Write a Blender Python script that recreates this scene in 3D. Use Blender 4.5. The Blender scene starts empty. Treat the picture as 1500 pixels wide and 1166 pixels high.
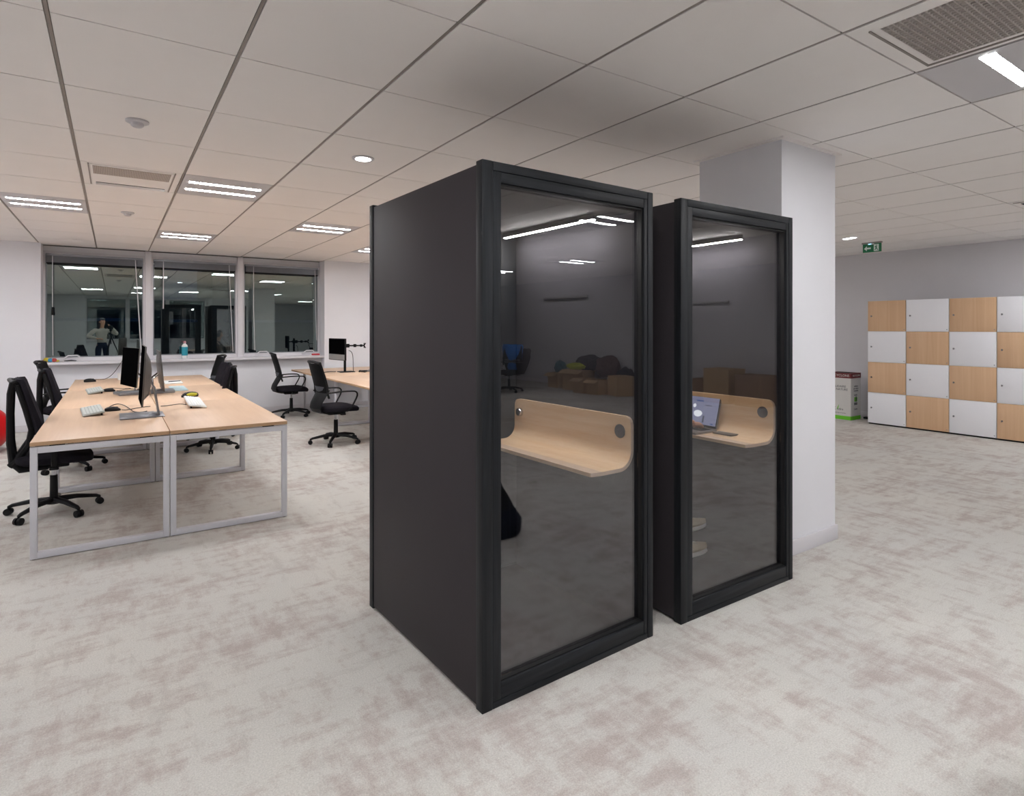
import bpy, bmesh, math, random
from mathutils import Vector, Matrix, noise
random.seed(7)
PI = math.pi
H, YAW, FOC = 1.48, 0.594419, 863.7
CEIL = 2.692
TX0, TDX, TY0, TDY = -0.2125, 0.6762, 2.8744, 0.8116     # ceiling tile grid
scene = bpy.context.scene
COL = scene.collection

# ------------------------------------------------------------------ materials
def lin(c):
    return tuple((v/255/12.92 if v/255 <= .04045 else ((v/255+.055)/1.055)**2.4) for v in c) + (1,)

class NT:
    def __init__(s, name):
        s.m = bpy.data.materials.new(name); s.m.use_nodes = True
        s.t = s.m.node_tree; s.t.nodes.clear()
        s.out = s.n('ShaderNodeOutputMaterial')
    def n(s, typ, **kw):
        n = s.t.nodes.new(typ)
        for k, v in kw.items():
            if k.startswith('i_'):
                key = k[2:]
                key = int(key) if key.isdigit() else key.replace('_', ' ')
                n.inputs[key].default_value = v
            else: setattr(n, k, v)
        return n
    def l(s, a, b): s.t.links.new(a, b)
    def math(s, op, a, b=None, c=None):
        n = s.n('ShaderNodeMath', operation=op)
        for i, v in enumerate((a, b, c)):
            if v is None: continue
            if isinstance(v, (int, float)): n.inputs[i].default_value = v
            else: s.l(v, n.inputs[i])
        return n.outputs[0]
    def mix(s, f, a, b):
        n = s.n('ShaderNodeMix', data_type='RGBA')
        if isinstance(f, (int, float)): n.inputs[0].default_value = f
        else: s.l(f, n.inputs[0])
        for i, v in ((6, a), (7, b)):
            if isinstance(v, tuple): n.inputs[i].default_value = v
            else: s.l(v, n.inputs[i])
        return n.outputs[2]
    def ramp(s, f, stops):
        n = s.n('ShaderNodeValToRGB'); cr = n.color_ramp
        while len(cr.elements) < len(stops): cr.elements.new(.5)
        for e, (p, c) in zip(cr.elements, stops): e.position = p; e.color = c if isinstance(c, tuple) else (c, c, c, 1)
        s.l(f, n.inputs[0]); return n.outputs[0]

def plain(name, rgb, rough=.5, metal=0., spec=.5, var=.04, scale=6., bump=0., bscale=200., coat=0.):
    t = NT(name); p = t.n('ShaderNodeBsdfPrincipled', i_Roughness=rough, i_Metallic=metal)
    p.inputs['Specular IOR Level'].default_value = spec
    p.inputs['Coat Weight'].default_value = coat
    co = t.n('ShaderNodeTexCoord')
    c = lin(rgb)
    nz = t.n('ShaderNodeTexNoise', i_Scale=scale, i_Detail=3.); t.l(co.outputs['Object'], nz.inputs['Vector'])
    a = tuple(v*(1-var) for v in c[:3])+(1,); b = tuple(min(1, v*(1+var)) for v in c[:3])+(1,)
    t.l(t.mix(nz.outputs[0], a, b), p.inputs['Base Color'])
    if bump:
        n2 = t.n('ShaderNodeTexNoise', i_Scale=bscale, i_Detail=2.); t.l(co.outputs['Object'], n2.inputs['Vector'])
        bp = t.n('ShaderNodeBump', i_Strength=bump, i_Distance=.002); t.l(n2.outputs[0], bp.inputs['Height']); t.l(bp.outputs[0], p.inputs['Normal'])
    t.l(p.outputs[0], t.out.inputs[0]); return t.m

def wood(name, c1, c2, axis, rough=.45, freq=26., spec=.4, amt=1.):
    t = NT(name); p = t.n('ShaderNodeBsdfPrincipled', i_Roughness=rough); p.inputs['Specular IOR Level'].default_value = spec
    co = t.n('ShaderNodeTexCoord'); mp = t.n('ShaderNodeMapping')
    sc = [freq]*3; sc[axis] = freq*.045; mp.inputs['Scale'].default_value = sc
    t.l(co.outputs['Object'], mp.inputs['Vector'])
    n1 = t.n('ShaderNodeTexNoise', i_Scale=1., i_Detail=5., i_Roughness=.6, i_Distortion=.6); t.l(mp.outputs[0], n1.inputs['Vector'])
    r = t.ramp(n1.outputs[0], [(.3, 0.), (.7, 1.)])
    t.l(t.mix(r, lin(c1), lin(c2)), p.inputs['Base Color'])
    bp = t.n('ShaderNodeBump', i_Strength=.08*amt, i_Distance=.002); t.l(n1.outputs[0], bp.inputs['Height']); t.l(bp.outputs[0], p.inputs['Normal'])
    t.l(p.outputs[0], t.out.inputs[0]); return t.m

def emit(name, rgb, strength):
    t = NT(name); e = t.n('ShaderNodeEmission', i_Color=lin(rgb), i_Strength=strength)
    t.l(e.outputs[0], t.out.inputs[0]); return t.m

def glass(name, ior, tint, gtint):
    t = NT(name)
    ge = t.n('ShaderNodeNewGeometry'); dt = t.n('ShaderNodeVectorMath', operation='DOT_PRODUCT')
    t.l(ge.outputs['Incoming'], dt.inputs[0]); t.l(ge.outputs['Normal'], dt.inputs[1])
    r0 = ((ior-1)/(ior+1))**2
    k = t.math('POWER', t.math('SUBTRACT', 1., t.math('ABSOLUTE', dt.outputs['Value'])), 5.)
    fr = t.math('ADD', t.math('MULTIPLY', k, 1-r0), r0)
    tr = t.n('ShaderNodeBsdfTransparent', i_Color=tint); gl = t.n('ShaderNodeBsdfGlossy', i_Color=gtint, i_Roughness=0.)
    mx = t.n('ShaderNodeMixShader'); t.l(fr, mx.inputs[0]); t.l(tr.outputs[0], mx.inputs[1]); t.l(gl.outputs[0], mx.inputs[2])
    t.l(mx.outputs[0], t.out.inputs[0]); return t.m

def carpet():
    t = NT('mottled_carpet'); p = t.n('ShaderNodeBsdfPrincipled', i_Roughness=.95); p.inputs['Specular IOR Level'].default_value = .1
    co = t.n('ShaderNodeTexCoord'); P = co.outputs['Object']
    def nz(scale, sx, sy, det=4., rough=.6, off=(0, 0, 0)):
        mp = t.n('ShaderNodeMapping'); mp.inputs['Scale'].default_value = (sx, sy, 1); mp.inputs['Location'].default_value = off
        t.l(P, mp.inputs['Vector'])
        n = t.n('ShaderNodeTexNoise', i_Scale=scale, i_Detail=det, i_Roughness=rough); t.l(mp.outputs[0], n.inputs['Vector']); return n.outputs[0]
    ax = nz(1., 3.4, 9.5, 8., .72); ay = nz(1., 9.5, 3.4, 8., .72, (4, 9, 0))
    ck = t.n('ShaderNodeTexNoise', i_Scale=1.7, i_Detail=1.); t.l(P, ck.inputs['Vector'])
    sel = t.ramp(ck.outputs[0], [(.42, 0.), (.58, 1.)])
    br = t.math('ADD', t.math('MULTIPLY', t.mix(sel, ax, ay), .62), t.math('MULTIPLY', t.mix(sel, ay, ax), .38))
    big = nz(1.15, 1, 1, 2., .5, (2, 5, 0))
    v = t.math('ADD', t.math('MULTIPLY', br, .75), t.math('MULTIPLY', big, .25))
    pink = t.ramp(v, [(.484, 0.), (.58, 1.)])
    base = t.mix(t.ramp(nz(.9, 1, 1, 3., .6, (8, 3, 0)), [(.35, 0.), (.65, 1.)]), lin((211, 208, 201)), lin((206, 204, 199)))
    colr = t.mix(t.math('MULTIPLY', pink, .74), base, lin((176, 162, 156)))
    g2 = t.mix(sel, nz(1.4, 9., 2.4, 6., .7, (7, 1, 0)), nz(1.4, 2.4, 9., 6., .7, (1, 7, 0)))
    colr = t.mix(t.math('MULTIPLY', t.ramp(g2, [(.53, 0.), (.66, 1.)]), .5), colr, lin((184, 178, 172)))
    fine = nz(170., 1, 1, 2., .75)
    mul = t.ramp(fine, [(.3, .72), (.7, 1.12)])
    mm = t.n('ShaderNodeMix', data_type='RGBA', blend_type='MULTIPLY'); mm.inputs[0].default_value = .7
    t.l(colr, mm.inputs[6]); t.l(mul, mm.inputs[7]); t.l(mm.outputs[2], p.inputs['Base Color'])
    bp = t.n('ShaderNodeBump', i_Strength=.35, i_Distance=.004); t.l(fine, bp.inputs['Height']); t.l(bp.outputs[0], p.inputs['Normal'])
    t.l(p.outputs[0], t.out.inputs[0]); return t.m

def dots(name, c1, c2, scale, thr, axes=(0, 1)):
    """perforated sheet: dark holes on a regular grid"""
    t = NT(name); p = t.n('ShaderNodeBsdfPrincipled', i_Roughness=.6); p.inputs['Specular IOR Level'].default_value = .15
    co = t.n('ShaderNodeTexCoord'); mp = t.n('ShaderNodeMapping'); mp.inputs['Scale'].default_value = (scale,)*3; t.l(co.outputs['Object'], mp.inputs['Vector'])
    fr = t.n('ShaderNodeVectorMath', operation='FRACTION'); t.l(mp.outputs[0], fr.inputs[0])
    sp = t.n('ShaderNodeSeparateXYZ'); t.l(fr.outputs[0], sp.inputs[0])
    a = t.math('LESS_THAN', sp.outputs[axes[0]], thr); b = t.math('LESS_THAN', sp.outputs[axes[1]], thr)
    t.l(t.mix(t.math('MULTIPLY', a, b), lin(c1), lin(c2)), p.inputs['Base Color']); t.l(p.outputs[0], t.out.inputs[0]); return t.m

M = {}
M['white_wall'] = plain('white_wall_paint', (234, 234, 238), .85, spec=.2, var=.015, bump=.05, bscale=90)
M['grey_wall'] = plain('grey_wall_paint', (216, 214, 217), .85, spec=.2, var=.02, bump=.05, bscale=90)
M['white_trim'] = plain('white_trim', (222, 220, 224), .45, var=.01)
M['tile'] = plain('ceiling_tile', (247, 243, 240), .9, spec=.15, var=.015, bump=.12, bscale=160)
M['groove'] = plain('ceiling_grid_metal', (150, 142, 136), .6, var=.02)
M['plenum'] = plain('ceiling_void', (176, 168, 162), .9)
M['fixture'] = plain('fixture_enamel', (205, 203, 206), .45, var=.01)
M['strip'] = emit('lamp_strip', (251, 251, 254), 113.)
M['spot'] = emit('lamp_spot', (250, 250, 255), 20.)
M['led'] = emit('led_strip', (255, 250, 245), 210.)
M['carpet'] = carpet()
M['beech'] = wood('beech_laminate', (206, 174, 146), (216, 186, 158), 1, .42, 18)
M['beech_edge'] = plain('beech_edge', (196, 160, 124), .5)
M['locker_wood'] = wood('locker_beech', (216, 176, 138), (226, 190, 154), 2, .5, 16)
M['locker_white'] = plain('locker_white', (244, 245, 250), .45, var=.01)
M['shelf_wood'] = wood('oak_ply', (234, 196, 150), (244, 212, 172), 1, .38, 40)
M['ply_edge'] = plain('ply_edge', (214, 190, 166), .6)
M['white_metal'] = plain('white_metal', (214, 214, 220), .4, var=.01)
M['steel'] = plain('brushed_steel', (150, 150, 155), .35, metal=1.)
M['chrome'] = plain('chrome', (200, 200, 205), .12, metal=1.)
M['grey_metal'] = plain('grey_metal', (140, 142, 148), .4, metal=.6)
M['booth_panel'] = plain('booth_panel', (54, 50, 53), .6, spec=.25, var=.05, scale=2.)
M['booth_wood'] = wood('black_ash', (14, 16, 19), (36, 39, 43), 2, .5, 34, .25, 3.)
M['booth_wood_h'] = wood('black_ash_rail', (13, 15, 18), (40, 43, 47), 0, .5, 34, .25, 3.)
M['booth_inner'] = plain('black_reveal', (10, 10, 11), .6)
M['felt'] = plain('grey_felt', (58, 57, 61), .95, spec=.02, var=.3, scale=90., bump=.4, bscale=400)
M['booth_floor'] = plain('booth_floor_carpet', (62, 60, 60), .95, spec=.05, var=.2, scale=60.)
M['booth_ceiling'] = plain('booth_ceiling', (74, 72, 72), .8)
M['booth_glass'] = glass('booth_glass', 1.85, (.84, .84, .85, 1), (.98, .98, 1, 1))
M['window_glass'] = glass('window_glass', 2.9, (.62, .68, .70, 1), (.88, 1., .95, 1))
M['black_plastic'] = plain('black_plastic', (20, 20, 22), .5, spec=.22, var=.08)
M['chair_fabric'] = plain('black_upholstery', (34, 32, 38), .9, spec=.1, var=.15, scale=60, bump=.3, bscale=350)
M['chair_mesh'] = dots('black_mesh_fabric', (20, 20, 22), (8, 8, 9), 190., .6, (1, 2))
M['chair_lumbar'] = plain('grey_lumbar', (86, 88, 94), .6)
M['arm_pad'] = plain('arm_pad', (62, 63, 67), .5)
M['screen'] = plain('black_screen', (8, 8, 9), .4, spec=0.)
M['monitor_back'] = plain('monitor_back', (96, 93, 90), .35, metal=.5)
M['key_grey'] = plain('keyboard_grey', (168, 172, 168), .5)
M['key_white'] = plain('keyboard_white', (222, 226, 226), .5)
M['keycap'] = plain('keycap', (198, 202, 198), .5)
M['keycap_w'] = plain('keycap_white', (236, 238, 238), .5)
M['cable'] = plain('cable_black', (40, 38, 38), .5)
M['cable_w'] = plain('cable_grey', (150, 150, 150), .5)
M['yellow'] = plain('yellow_rubber', (190, 186, 40), .5)
M['ballred'] = plain('red_vinyl', (214, 20, 26), .35, coat=.2)
M['paper'] = plain('white_paper', (226, 228, 228), .8)
M['screen_blue'] = plain('pale_blue_sheet', (186, 212, 220), .6)
M['teal'] = plain('teal_label', (40, 150, 170), .5)
M['pink'] = plain('pink_cap', (206, 150, 160), .5)
M['redthing'] = plain('red_plastic', (190, 50, 60), .5)
M['candyy'] = plain('candy_yellow', (214, 190, 60), .5)
M['candyg'] = plain('candy_green', (60, 140, 80), .5)
M['candyr'] = plain('candy_red', (190, 70, 60), .5)
M['candyb'] = plain('candy_blue', (60, 150, 190), .5)
M['card'] = plain('cardboard', (200, 168, 128), .85, var=.08)
M['card_dark'] = plain('cardboard_brown', (160, 130, 104), .85, var=.08)
M['box_white'] = plain('box_white', (216, 214, 210), .7)
M['box_red'] = plain('box_dark_red', (112, 36, 42), .6)
M['box_green'] = plain('box_green', (104, 196, 34), .6)
M['ink'] = plain('dark_ink', (72, 72, 80), .7)
M['exit_green'] = plain('exit_green', (16, 112, 70), .45)
M['exit_white'] = plain('exit_white', (226, 238, 232), .5)
M['exit_led'] = emit('exit_led', (150, 220, 255), 3.)
M['dark_hole'] = plain('dark_hole', (20, 19, 19), .8)
M['perf'] = dots('perforated_grille', (196, 186, 178), (120, 112, 106), 90., .5)
M['eggcrate'] = plain('eggcrate_metal', (206, 198, 192), .5)
M['duct'] = plain('duct_grey', (120, 112, 106), .8)
M['skin'] = plain('skin', (206, 158, 132), .55, var=.06, scale=20)
M['hair'] = plain('dark_hair', (38, 28, 24), .6, var=.2, scale=60)
M['sweater'] = plain('pale_sweater', (198, 194, 186), .9, spec=.1, var=.08, scale=40, bump=.3)
M['skirt'] = plain('navy_trousers', (40, 46, 64), .85, spec=.1, var=.1, scale=40)
M['dark_shirt'] = plain('charcoal_jumper', (44, 44, 50), .9, spec=.1, var=.1, scale=40)
M['jeans'] = plain('dark_jeans', (42, 50, 72), .85, spec=.1, var=.15, scale=60)
M['shoe'] = plain('beige_suede', (214, 196, 164), .8, var=.12, scale=30)
M['sole'] = plain('shoe_sole', (238, 236, 230), .6)
M['lace'] = plain('shoe_lace', (214, 208, 190), .8)
M['bag'] = plain('navy_bag_fabric', (24, 30, 46), .8, spec=.2, var=.15, scale=30)
M['bag_top'] = plain('charcoal_bag_fabric', (34, 34, 38), .8, spec=.2, var=.15, scale=30)
M['jacket_blue'] = plain('blue_jacket', (36, 110, 190), .7, var=.15, scale=12)
M['cloth_dark'] = plain('charcoal_cloth', (52, 52, 54), .9, var=.2, scale=12)
M['cloth_brown'] = plain('brown_cloth', (96, 76, 70), .9, var=.2, scale=12)
M['cloth_lime'] = plain('lime_cloth', (206, 214, 50), .9, var=.1, scale=12)
M['cloth_teal'] = plain('teal_cloth', (60, 116, 128), .9, var=.1, scale=12)
M['facade'] = plain('dusk_facade', (60, 64, 74), .9)
M['lit'] = emit('lit_office_window', (120, 170, 255), .035)
M['asphalt'] = plain('asphalt', (50, 50, 54), .9)
M['lap_bg'] = emit('laptop_screen', (176, 180, 214), .55)
M['lap_blob'] = emit('laptop_screen_lamp', (246, 250, 255), 1.1)
M['lap_bar'] = emit('laptop_screen_bar', (60, 110, 190), .5)
M['lap_bar2'] = emit('laptop_screen_text', (120, 126, 150), .4)
M['silver'] = plain('silver_case', (150, 146, 144), .35, metal=.7)
M['phone'] = plain('phone_case', (96, 88, 82), .4)

# ------------------------------------------------------------------ mesh builder
class MB:
    def __init__(s): s.bm = bmesh.new(); s.mi = 0
    def _tag(s, faces):
        for f in faces: f.material_index = s.mi
    def box(s, lo, hi, bev=0., M_=None, seg=2):
        lo, hi = Vector(lo), Vector(hi)
        r = bmesh.ops.create_cube(s.bm, size=1.)
        vs = r['verts']; c = (lo+hi)/2; d = hi-lo
        for v in vs: v.co = Vector((v.co.x*d.x, v.co.y*d.y, v.co.z*d.z))+c
        fs = list({f for v in vs for f in v.link_faces}); s._tag(fs)
        if bev:
            es = list({e for v in vs for e in v.link_edges})
            q = bmesh.ops.bevel(s.bm, geom=es, offset=min(bev, min(abs(x) for x in d)*.49), segments=seg, affect='EDGES', profile=.5)
            s._tag(q['faces']); vs = list({v for f in q['faces'] for v in f.verts} | {v for v in vs if v.is_valid})
        if M_ is not None:
            for v in vs: v.co = M_ @ v.co
        return s
    def rings(s, rings, cap0=True, cap1=True, closed=True):
        R = [[s.bm.verts.new(p) for p in r] for r in rings]; n = len(R[0]); fs = []
        for a, b in zip(R, R[1:]):
            for i in range(n if closed else n-1):
                j = (i+1) % n
                try: fs.append(s.bm.faces.new((a[i], a[j], b[j], b[i])))
                except ValueError: pass
        if cap0 and closed: fs.append(s.bm.faces.new(list(reversed(R[0]))))
        if cap1 and closed: fs.append(s.bm.faces.new(R[-1]))
        s._tag(fs); return s
    def cyl(s, p0, p1, r0, r1=None, n=16):
        p0, p1 = Vector(p0), Vector(p1); r1 = r0 if r1 is None else r1
        q = (p1-p0).to_track_quat('Z', 'Y')
        mk = lambda p, r: [p+q@Vector((r*math.cos(2*PI*i/n), r*math.sin(2*PI*i/n), 0)) for i in range(n)]
        return s.rings([mk(p0, r0), mk(p1, r1)])
    def lathe(s, prof, n=20, M_=None):
        M_ = M_ or Matrix()
        return s.rings([[M_@Vector((r*math.cos(2*PI*i/n), r*math.sin(2*PI*i/n), z)) for i in range(n)] for r, z in prof])
    def tube(s, pts, r, n=8, flat=1., up=(0, 0, 1)):
        pts = [Vector(p) for p in pts]; rg = []
        rr = r if isinstance(r, (list, tuple)) else [r]*len(pts)
        side = None
        for i, p in enumerate(pts):
            t = (pts[min(i+1, len(pts)-1)]-pts[max(i-1, 0)]).normalized()
            if side is None:
                u = Vector(up)
                if abs(t.dot(u)) > .95: u = Vector((1, 0, 0))
                side = t.cross(u).normalized()
            side = (side-t*side.dot(t)).normalized(); nn = side.cross(t)
            rg.append([p+side*(rr[i]*math.cos(2*PI*k/n))+nn*(rr[i]*flat*math.sin(2*PI*k/n)) for k in range(n)])
        return s.rings(rg)
    def prism(s, poly, a, b, f):
        """polygon poly extruded between a and b; f maps (u, v, w) to a point"""
        return s.rings([[Vector(f(u, v, a)) for u, v in poly], [Vector(f(u, v, b)) for u, v in poly]])
    def ball(s, c, r, sub=2, M_=None):
        q = bmesh.ops.create_icosphere(s.bm, subdivisions=sub, radius=1.)
        rv = Vector(r) if isinstance(r, (tuple, list)) else Vector((r, r, r))
        for v in q['verts']:
            v.co = Vector((v.co.x*rv.x, v.co.y*rv.y, v.co.z*rv.z))
            if M_ is not None: v.co = M_@v.co
            v.co += Vector(c)
        s._tag({f for v in q['verts'] for f in v.link_faces}); return s
    def build(s, name, mats, parent=None, ang=35):
        bmesh.ops.recalc_face_normals(s.bm, faces=s.bm.faces[:])
        me = bpy.data.meshes.new(name); s.bm.to_mesh(me); s.bm.free()
        for m in (mats if isinstance(mats, (list, tuple)) else [mats]): me.materials.append(M[m] if isinstance(m, str) else m)
        if ang:
            for p in me.polygons: p.use_smooth = True
            me.set_sharp_from_angle(angle=math.radians(ang))
        o = bpy.data.objects.new(name, me); COL.objects.link(o)
        if parent: o.parent = parent
        return o

def rrect(w, h, r, n=5):
    """rounded rectangle polygon centred on the origin"""
    pts = []
    for cx, cy, a0 in ((w/2-r, h/2-r, 0), (-w/2+r, h/2-r, 90), (-w/2+r, -h/2+r, 180), (w/2-r, -h/2+r, 270)):
        for i in range(n+1):
            a = math.radians(a0+90*i/n); pts.append((cx+r*math.cos(a), cy+r*math.sin(a)))
    return pts
def bez(p0, p1, p2, p3, n=10):
    p0, p1, p2, p3 = map(Vector, (p0, p1, p2, p3))
    return [(1-t)**3*p0+3*(1-t)**2*t*p1+3*(1-t)*t*t*p2+t**3*p3 for t in (i/n for i in range(n+1))]
def tag(o, label, cat, group=None, kind=None):
    o['label'] = label; o['category'] = cat
    if group: o['group'] = group
    if kind: o['kind'] = kind
    return o
def struct(o): o['kind'] = 'structure'; return o
def empty(name, loc=(0, 0, 0), rz=0.):
    o = bpy.data.objects.new(name, None); o.empty_display_size = .1; COL.objects.link(o); o.location = loc; o.rotation_euler = (0, 0, rz); return o
def thing(name, label, cat, loc=(0, 0, 0), rz=0., group=None): return tag(empty(name, loc, rz), label, cat, group)
def copy_tree(o, parent=None):
    c = o.copy(); COL.objects.link(c)
    if parent: c.parent = parent
    for ch in [x for x in bpy.data.objects if x.parent == o]: copy_tree(ch, c)
    return c
def bx(name, lo, hi, mat, parent=None, bev=0.): return MB().box(lo, hi, bev).build(name, mat, parent)
def text_mesh(name, body, size, mat, parent, M_, align='CENTER'):
    cu = bpy.data.curves.new(name+'_curve', 'FONT'); cu.body = body; cu.size = size; cu.extrude = .0006; cu.align_x = align; cu.align_y = 'CENTER'
    cu.resolution_u = 3
    tmp = bpy.data.objects.new(name+'_tmp', cu); COL.objects.link(tmp)
    dg = bpy.context.evaluated_depsgraph_get(); me = bpy.data.meshes.new_from_object(tmp.evaluated_get(dg))
    bpy.data.objects.remove(tmp); me.transform(M_); me.materials.clear(); me.materials.append(M[mat])
    o = bpy.data.objects.new(name, me); COL.objects.link(o); o.parent = parent; return o

# ------------------------------------------------------------------ room shell
XW, XE, YN, YS, YS2, XP = -2.9, 10.3, 10.77, -5.0, -10.7, 5.3
struct(bx('floor', (XW-.2, YS2-.2, -.1), (XE+.2, 11.4, 0), 'carpet'))
WX = (-.862, 3.174)          # window strip, both facades
PANES = ((-.862, .42), (.503, 1.772), (1.859, 3.174))
ZS, ZT = .97, 2.62
def facade(name, y0, sgn, x0, x1):
    """wall with a shallow window bay; y0 is the room face, sgn points outdoors"""
    b = MB()
    Y = lambda d: y0+sgn*d
    def q(xa, xb, da, db, za, zb): b.box((xa, min(Y(da), Y(db)), za), (xb, max(Y(da), Y(db)), zb))
    q(x0, WX[0], 0, .6, 0, CEIL); q(WX[1], x1, 0, .6, 0, CEIL)
    q(WX[0], WX[1], .18, .6, 0, .93); q(WX[0], WX[1], .36, .6, ZT, CEIL)
    struct(b.build(name, 'white_wall', ang=0))
facade('wall_north', YN, 1, XW, XE)
facade('wall_south', YS, -1, XW, XP)
struct(bx('wall_west', (XW-.15, YS-.6, 0), (XW, YN+.6, CEIL), 'white_wall'))
struct(bx('wall_east', (XE, YS2, 0), (XE+.15, YN+.6, CEIL), 'grey_wall'))
struct(bx('wall_southeast', (XP, YS2-.15, 0), (XE+.15, YS2, CEIL), 'white_wall'))
struct(bx('wall_partition', (XP-.15, YS2, 0), (XP, YS-.6, CEIL), 'white_wall'))
for nm, lo, hi in (('baseboard_north', (XW, YN-.014, 0), (WX[0], YN, .09)), ('baseboard_northeast', (WX[1], YN-.014, 0), (XE, YN, .09)),
                   ('baseboard_east', (XE-.014, YS2, 0), (XE, YN-.014, .09)), ('baseboard_west', (XW, YS, 0), (XW+.014, YN-.014, .09)),
                   ('baseboard_bay', (WX[0], YN+.166, 0), (WX[1], YN+.18, .09))):
    struct(bx(nm, lo, hi, 'white_trim', bev=.004))

def window(idx, xa, xb, y0, sgn, blinds):
    Y = lambda d: y0+sgn*d
    b = MB()
    def q(b, xa, xb, da, db, za, zb, bev=0): b.box((xa, min(Y(da), Y(db)), za), (xb, max(Y(da), Y(db)), zb), bev)
    fw = .026
    w = struct(empty('window_%d' % idx, ((xa+xb)/2, Y(.38), ZS)))
    inv = Matrix.Translation(-w.location)
    f = MB()
    q(f, xa, xa+fw, .33, .42, ZS, ZT); q(f, xb-fw, xb, .33, .42, ZS, ZT); q(f, xa+fw, xb-fw, .33, .42, ZS, ZS+.055); q(f, xa+fw, xb-fw, .33, .42, ZT-.045, ZT)
    o = f.build('window_frame', 'white_trim', w, 0); o.data.transform(inv)
    f = MB(); g = .014
    a, c, z0, z1 = xa+fw, xb-fw, ZS+.055, ZT-.045
    q(f, a, a+g, .35, .40, z0, z1); q(f, c-g, c, .35, .40, z0, z1); q(f, a+g, c-g, .35, .40, z0, z0+g); q(f, a+g, c-g, .35, .40, z1-g, z1)
    o = f.build('gasket', 'grey_metal', w, 0); o.data.transform(inv)
    f = MB(); q(f, a+g, c-g, .37, .378, z0+g, z1-g); o = f.build('pane', 'window_glass', w, 0); o.data.transform(inv)
    f = MB()
    for hx in ((xa+.25, xa+.36) if idx == 1 else (xa+.22, xb-.3)):
        if not blinds: break
        f.box((hx-.02, Y(.30), ZS+.012), (hx+.02, Y(.335), ZS+.05), .006)
        f.tube([(hx, Y(.29), ZS+.045), (hx+.05, Y(.28), ZS+.085), (hx+.16, Y(.28), ZS+.085), (hx+.19, Y(.28), ZS+.06)], .009)
        if idx != 3: break
    if blinds and idx != 2: o = f.build('window_handle', 'white_trim', w); o.data.transform(inv)
    else: f.bm.free()
for i, (a, b) in enumerate(PANES): window(i+1, a, b, YN, 1, True)
for i, (a, b) in enumerate(PANES): window(i+4, a, b, YS, -1, False)
for k, (y0, sg) in enumerate(((YN, 1), (YS, -1))):
    b = MB()
    for xa, xb in ((PANES[0][1], PANES[1][0]), (PANES[1][1], PANES[2][0])):
        ys = sorted((y0+sg*.28, y0+sg*.44)); b.box((xa, ys[0], ZS-.04), (xb, ys[1], CEIL), .004)
    struct(b.build('trim_%d' % (k+1), 'white_trim'))
    ys = sorted((y0+sg*.02, y0+sg*.36)); struct(bx('trim_%d' % (k+3), (WX[0], ys[0], .93), (WX[1], ys[1], ZS), 'white_trim', bev=.006))

# venetian blinds drawn up at the window heads
for i, (xa, xb) in enumerate(PANES):
    lab = ['raised venetian blind at the head of the leftmost window with two long cords',
           'raised venetian blind at the head of the middle window with short tilt wand',
           'raised venetian blind at the head of the rightmost window next to the blank wall'][i]
    t = thing('venetian_blind', lab, 'blind', ((xa+xb)/2, YN+.30, 2.44), 0, 'raised venetian blinds')
    hw = (xb-xa)/2-.035
    bx('headrail', (-hw, -.022, .10), (hw, .022, .135), 'grey_metal', t)
    b = MB()
    for k in range(14): b.box((-hw+.01, -.024, .004+k*.0068), (hw-.01, .024, .0072+k*.0068))
    b.build('slat_stack', 'grey_metal', t, 0)
    bx('bottom_rail', (-hw+.005, -.025, -.016), (hw-.005, .025, .002), 'dark_hole', t)
    if i == 0:
        MB().tube([(-hw+.08, -.03, .10), (-hw+.08, -.032, -.65), (-hw+.085, -.03, -1.38)], .006, 6).build('cord', 'white_trim', t)
        MB().cyl((-hw+.08, -.03, -.78), (-hw+.08, -.03, -.66), .016, .012, 10).build('cord_tassel', 'black_plastic', t)
        MB().tube([(hw-.10, -.03, .10), (hw-.06, -.03, -.6), (hw-.02, -.035, -1.36)], .007, 6).build('cord', 'white_trim', t)
    elif i == 1:
        MB().cyl((-hw+.13, -.03, .10), (-hw+.13, -.03, -.66), .007, .007, 8).build('wand', 'white_trim', t)
        MB().tube([(hw-.10, -.03, .10), (hw-.08, -.03, -.5), (hw-.04, -.03, -1.38)], .005, 6).build('cord', 'white_trim', t)
    else:
        MB().tube([(-hw+.13, -.03, .10), (-hw+.13, -.03, -.6), (-hw+.15, -.03, -1.36)], .005, 6).build('cord', 'white_trim', t)
        MB().tube([(hw-.06, -.03, .10), (hw-.05, -.03, -.6), (hw-.03, -.03, -1.2)], .005, 6).build('cord', 'white_trim', t)

# ceiling: lay-in tiles with shadow gaps, T-profiles along the window axis
FIX = [(3, 1), (5, -1), (7, 1), (5, 3), (7, 5), (3, 5), (3, 7), (-3, 5), (-3, 1), (-5, -1), (-5, 3), (-5, 7), (-9, 11), (-12, 11), (-2, 13), (-4, 13), (-1, -3), (3, -3), (7, -3), (5, 11), (7, 9), (-7, 1)]  # includes unseen fixtures added to brighten the left side and east zone
SKIP = set(FIX) | {(3, 0), (-3, 4), (-2, 11)}
def tile_rect(r, c): return TX0+TDX*c, TX0+TDX*(c+1), TY0+TDY*r, TY0+TDY*(r+1)
b = MB(); g = MB()
gx, gy = .0095, .004
for c in range(-5, 16):
    for r in range(-17, 10):
        xa, xb, ya, yb = tile_rect(r, c)
        if (r, c) in SKIP: continue
        xa, xb, ya, yb = max(xa+gx, XW), min(xb-gx, XE), max(ya+gy, YS2), min(yb-gy, 11.12)
        if xb-xa < .02 or yb-ya < .02 or (xb < XP-.2 and yb < YS-.6): continue
        b.box((xa, ya, CEIL), (xb, yb, CEIL+.03))
for c in range(-4, 16):
    x = TX0+TDX*c
    g.box((x-.0065, YS2, CEIL+.002), (x+.0065, 11.12, CEIL+.012))
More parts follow.
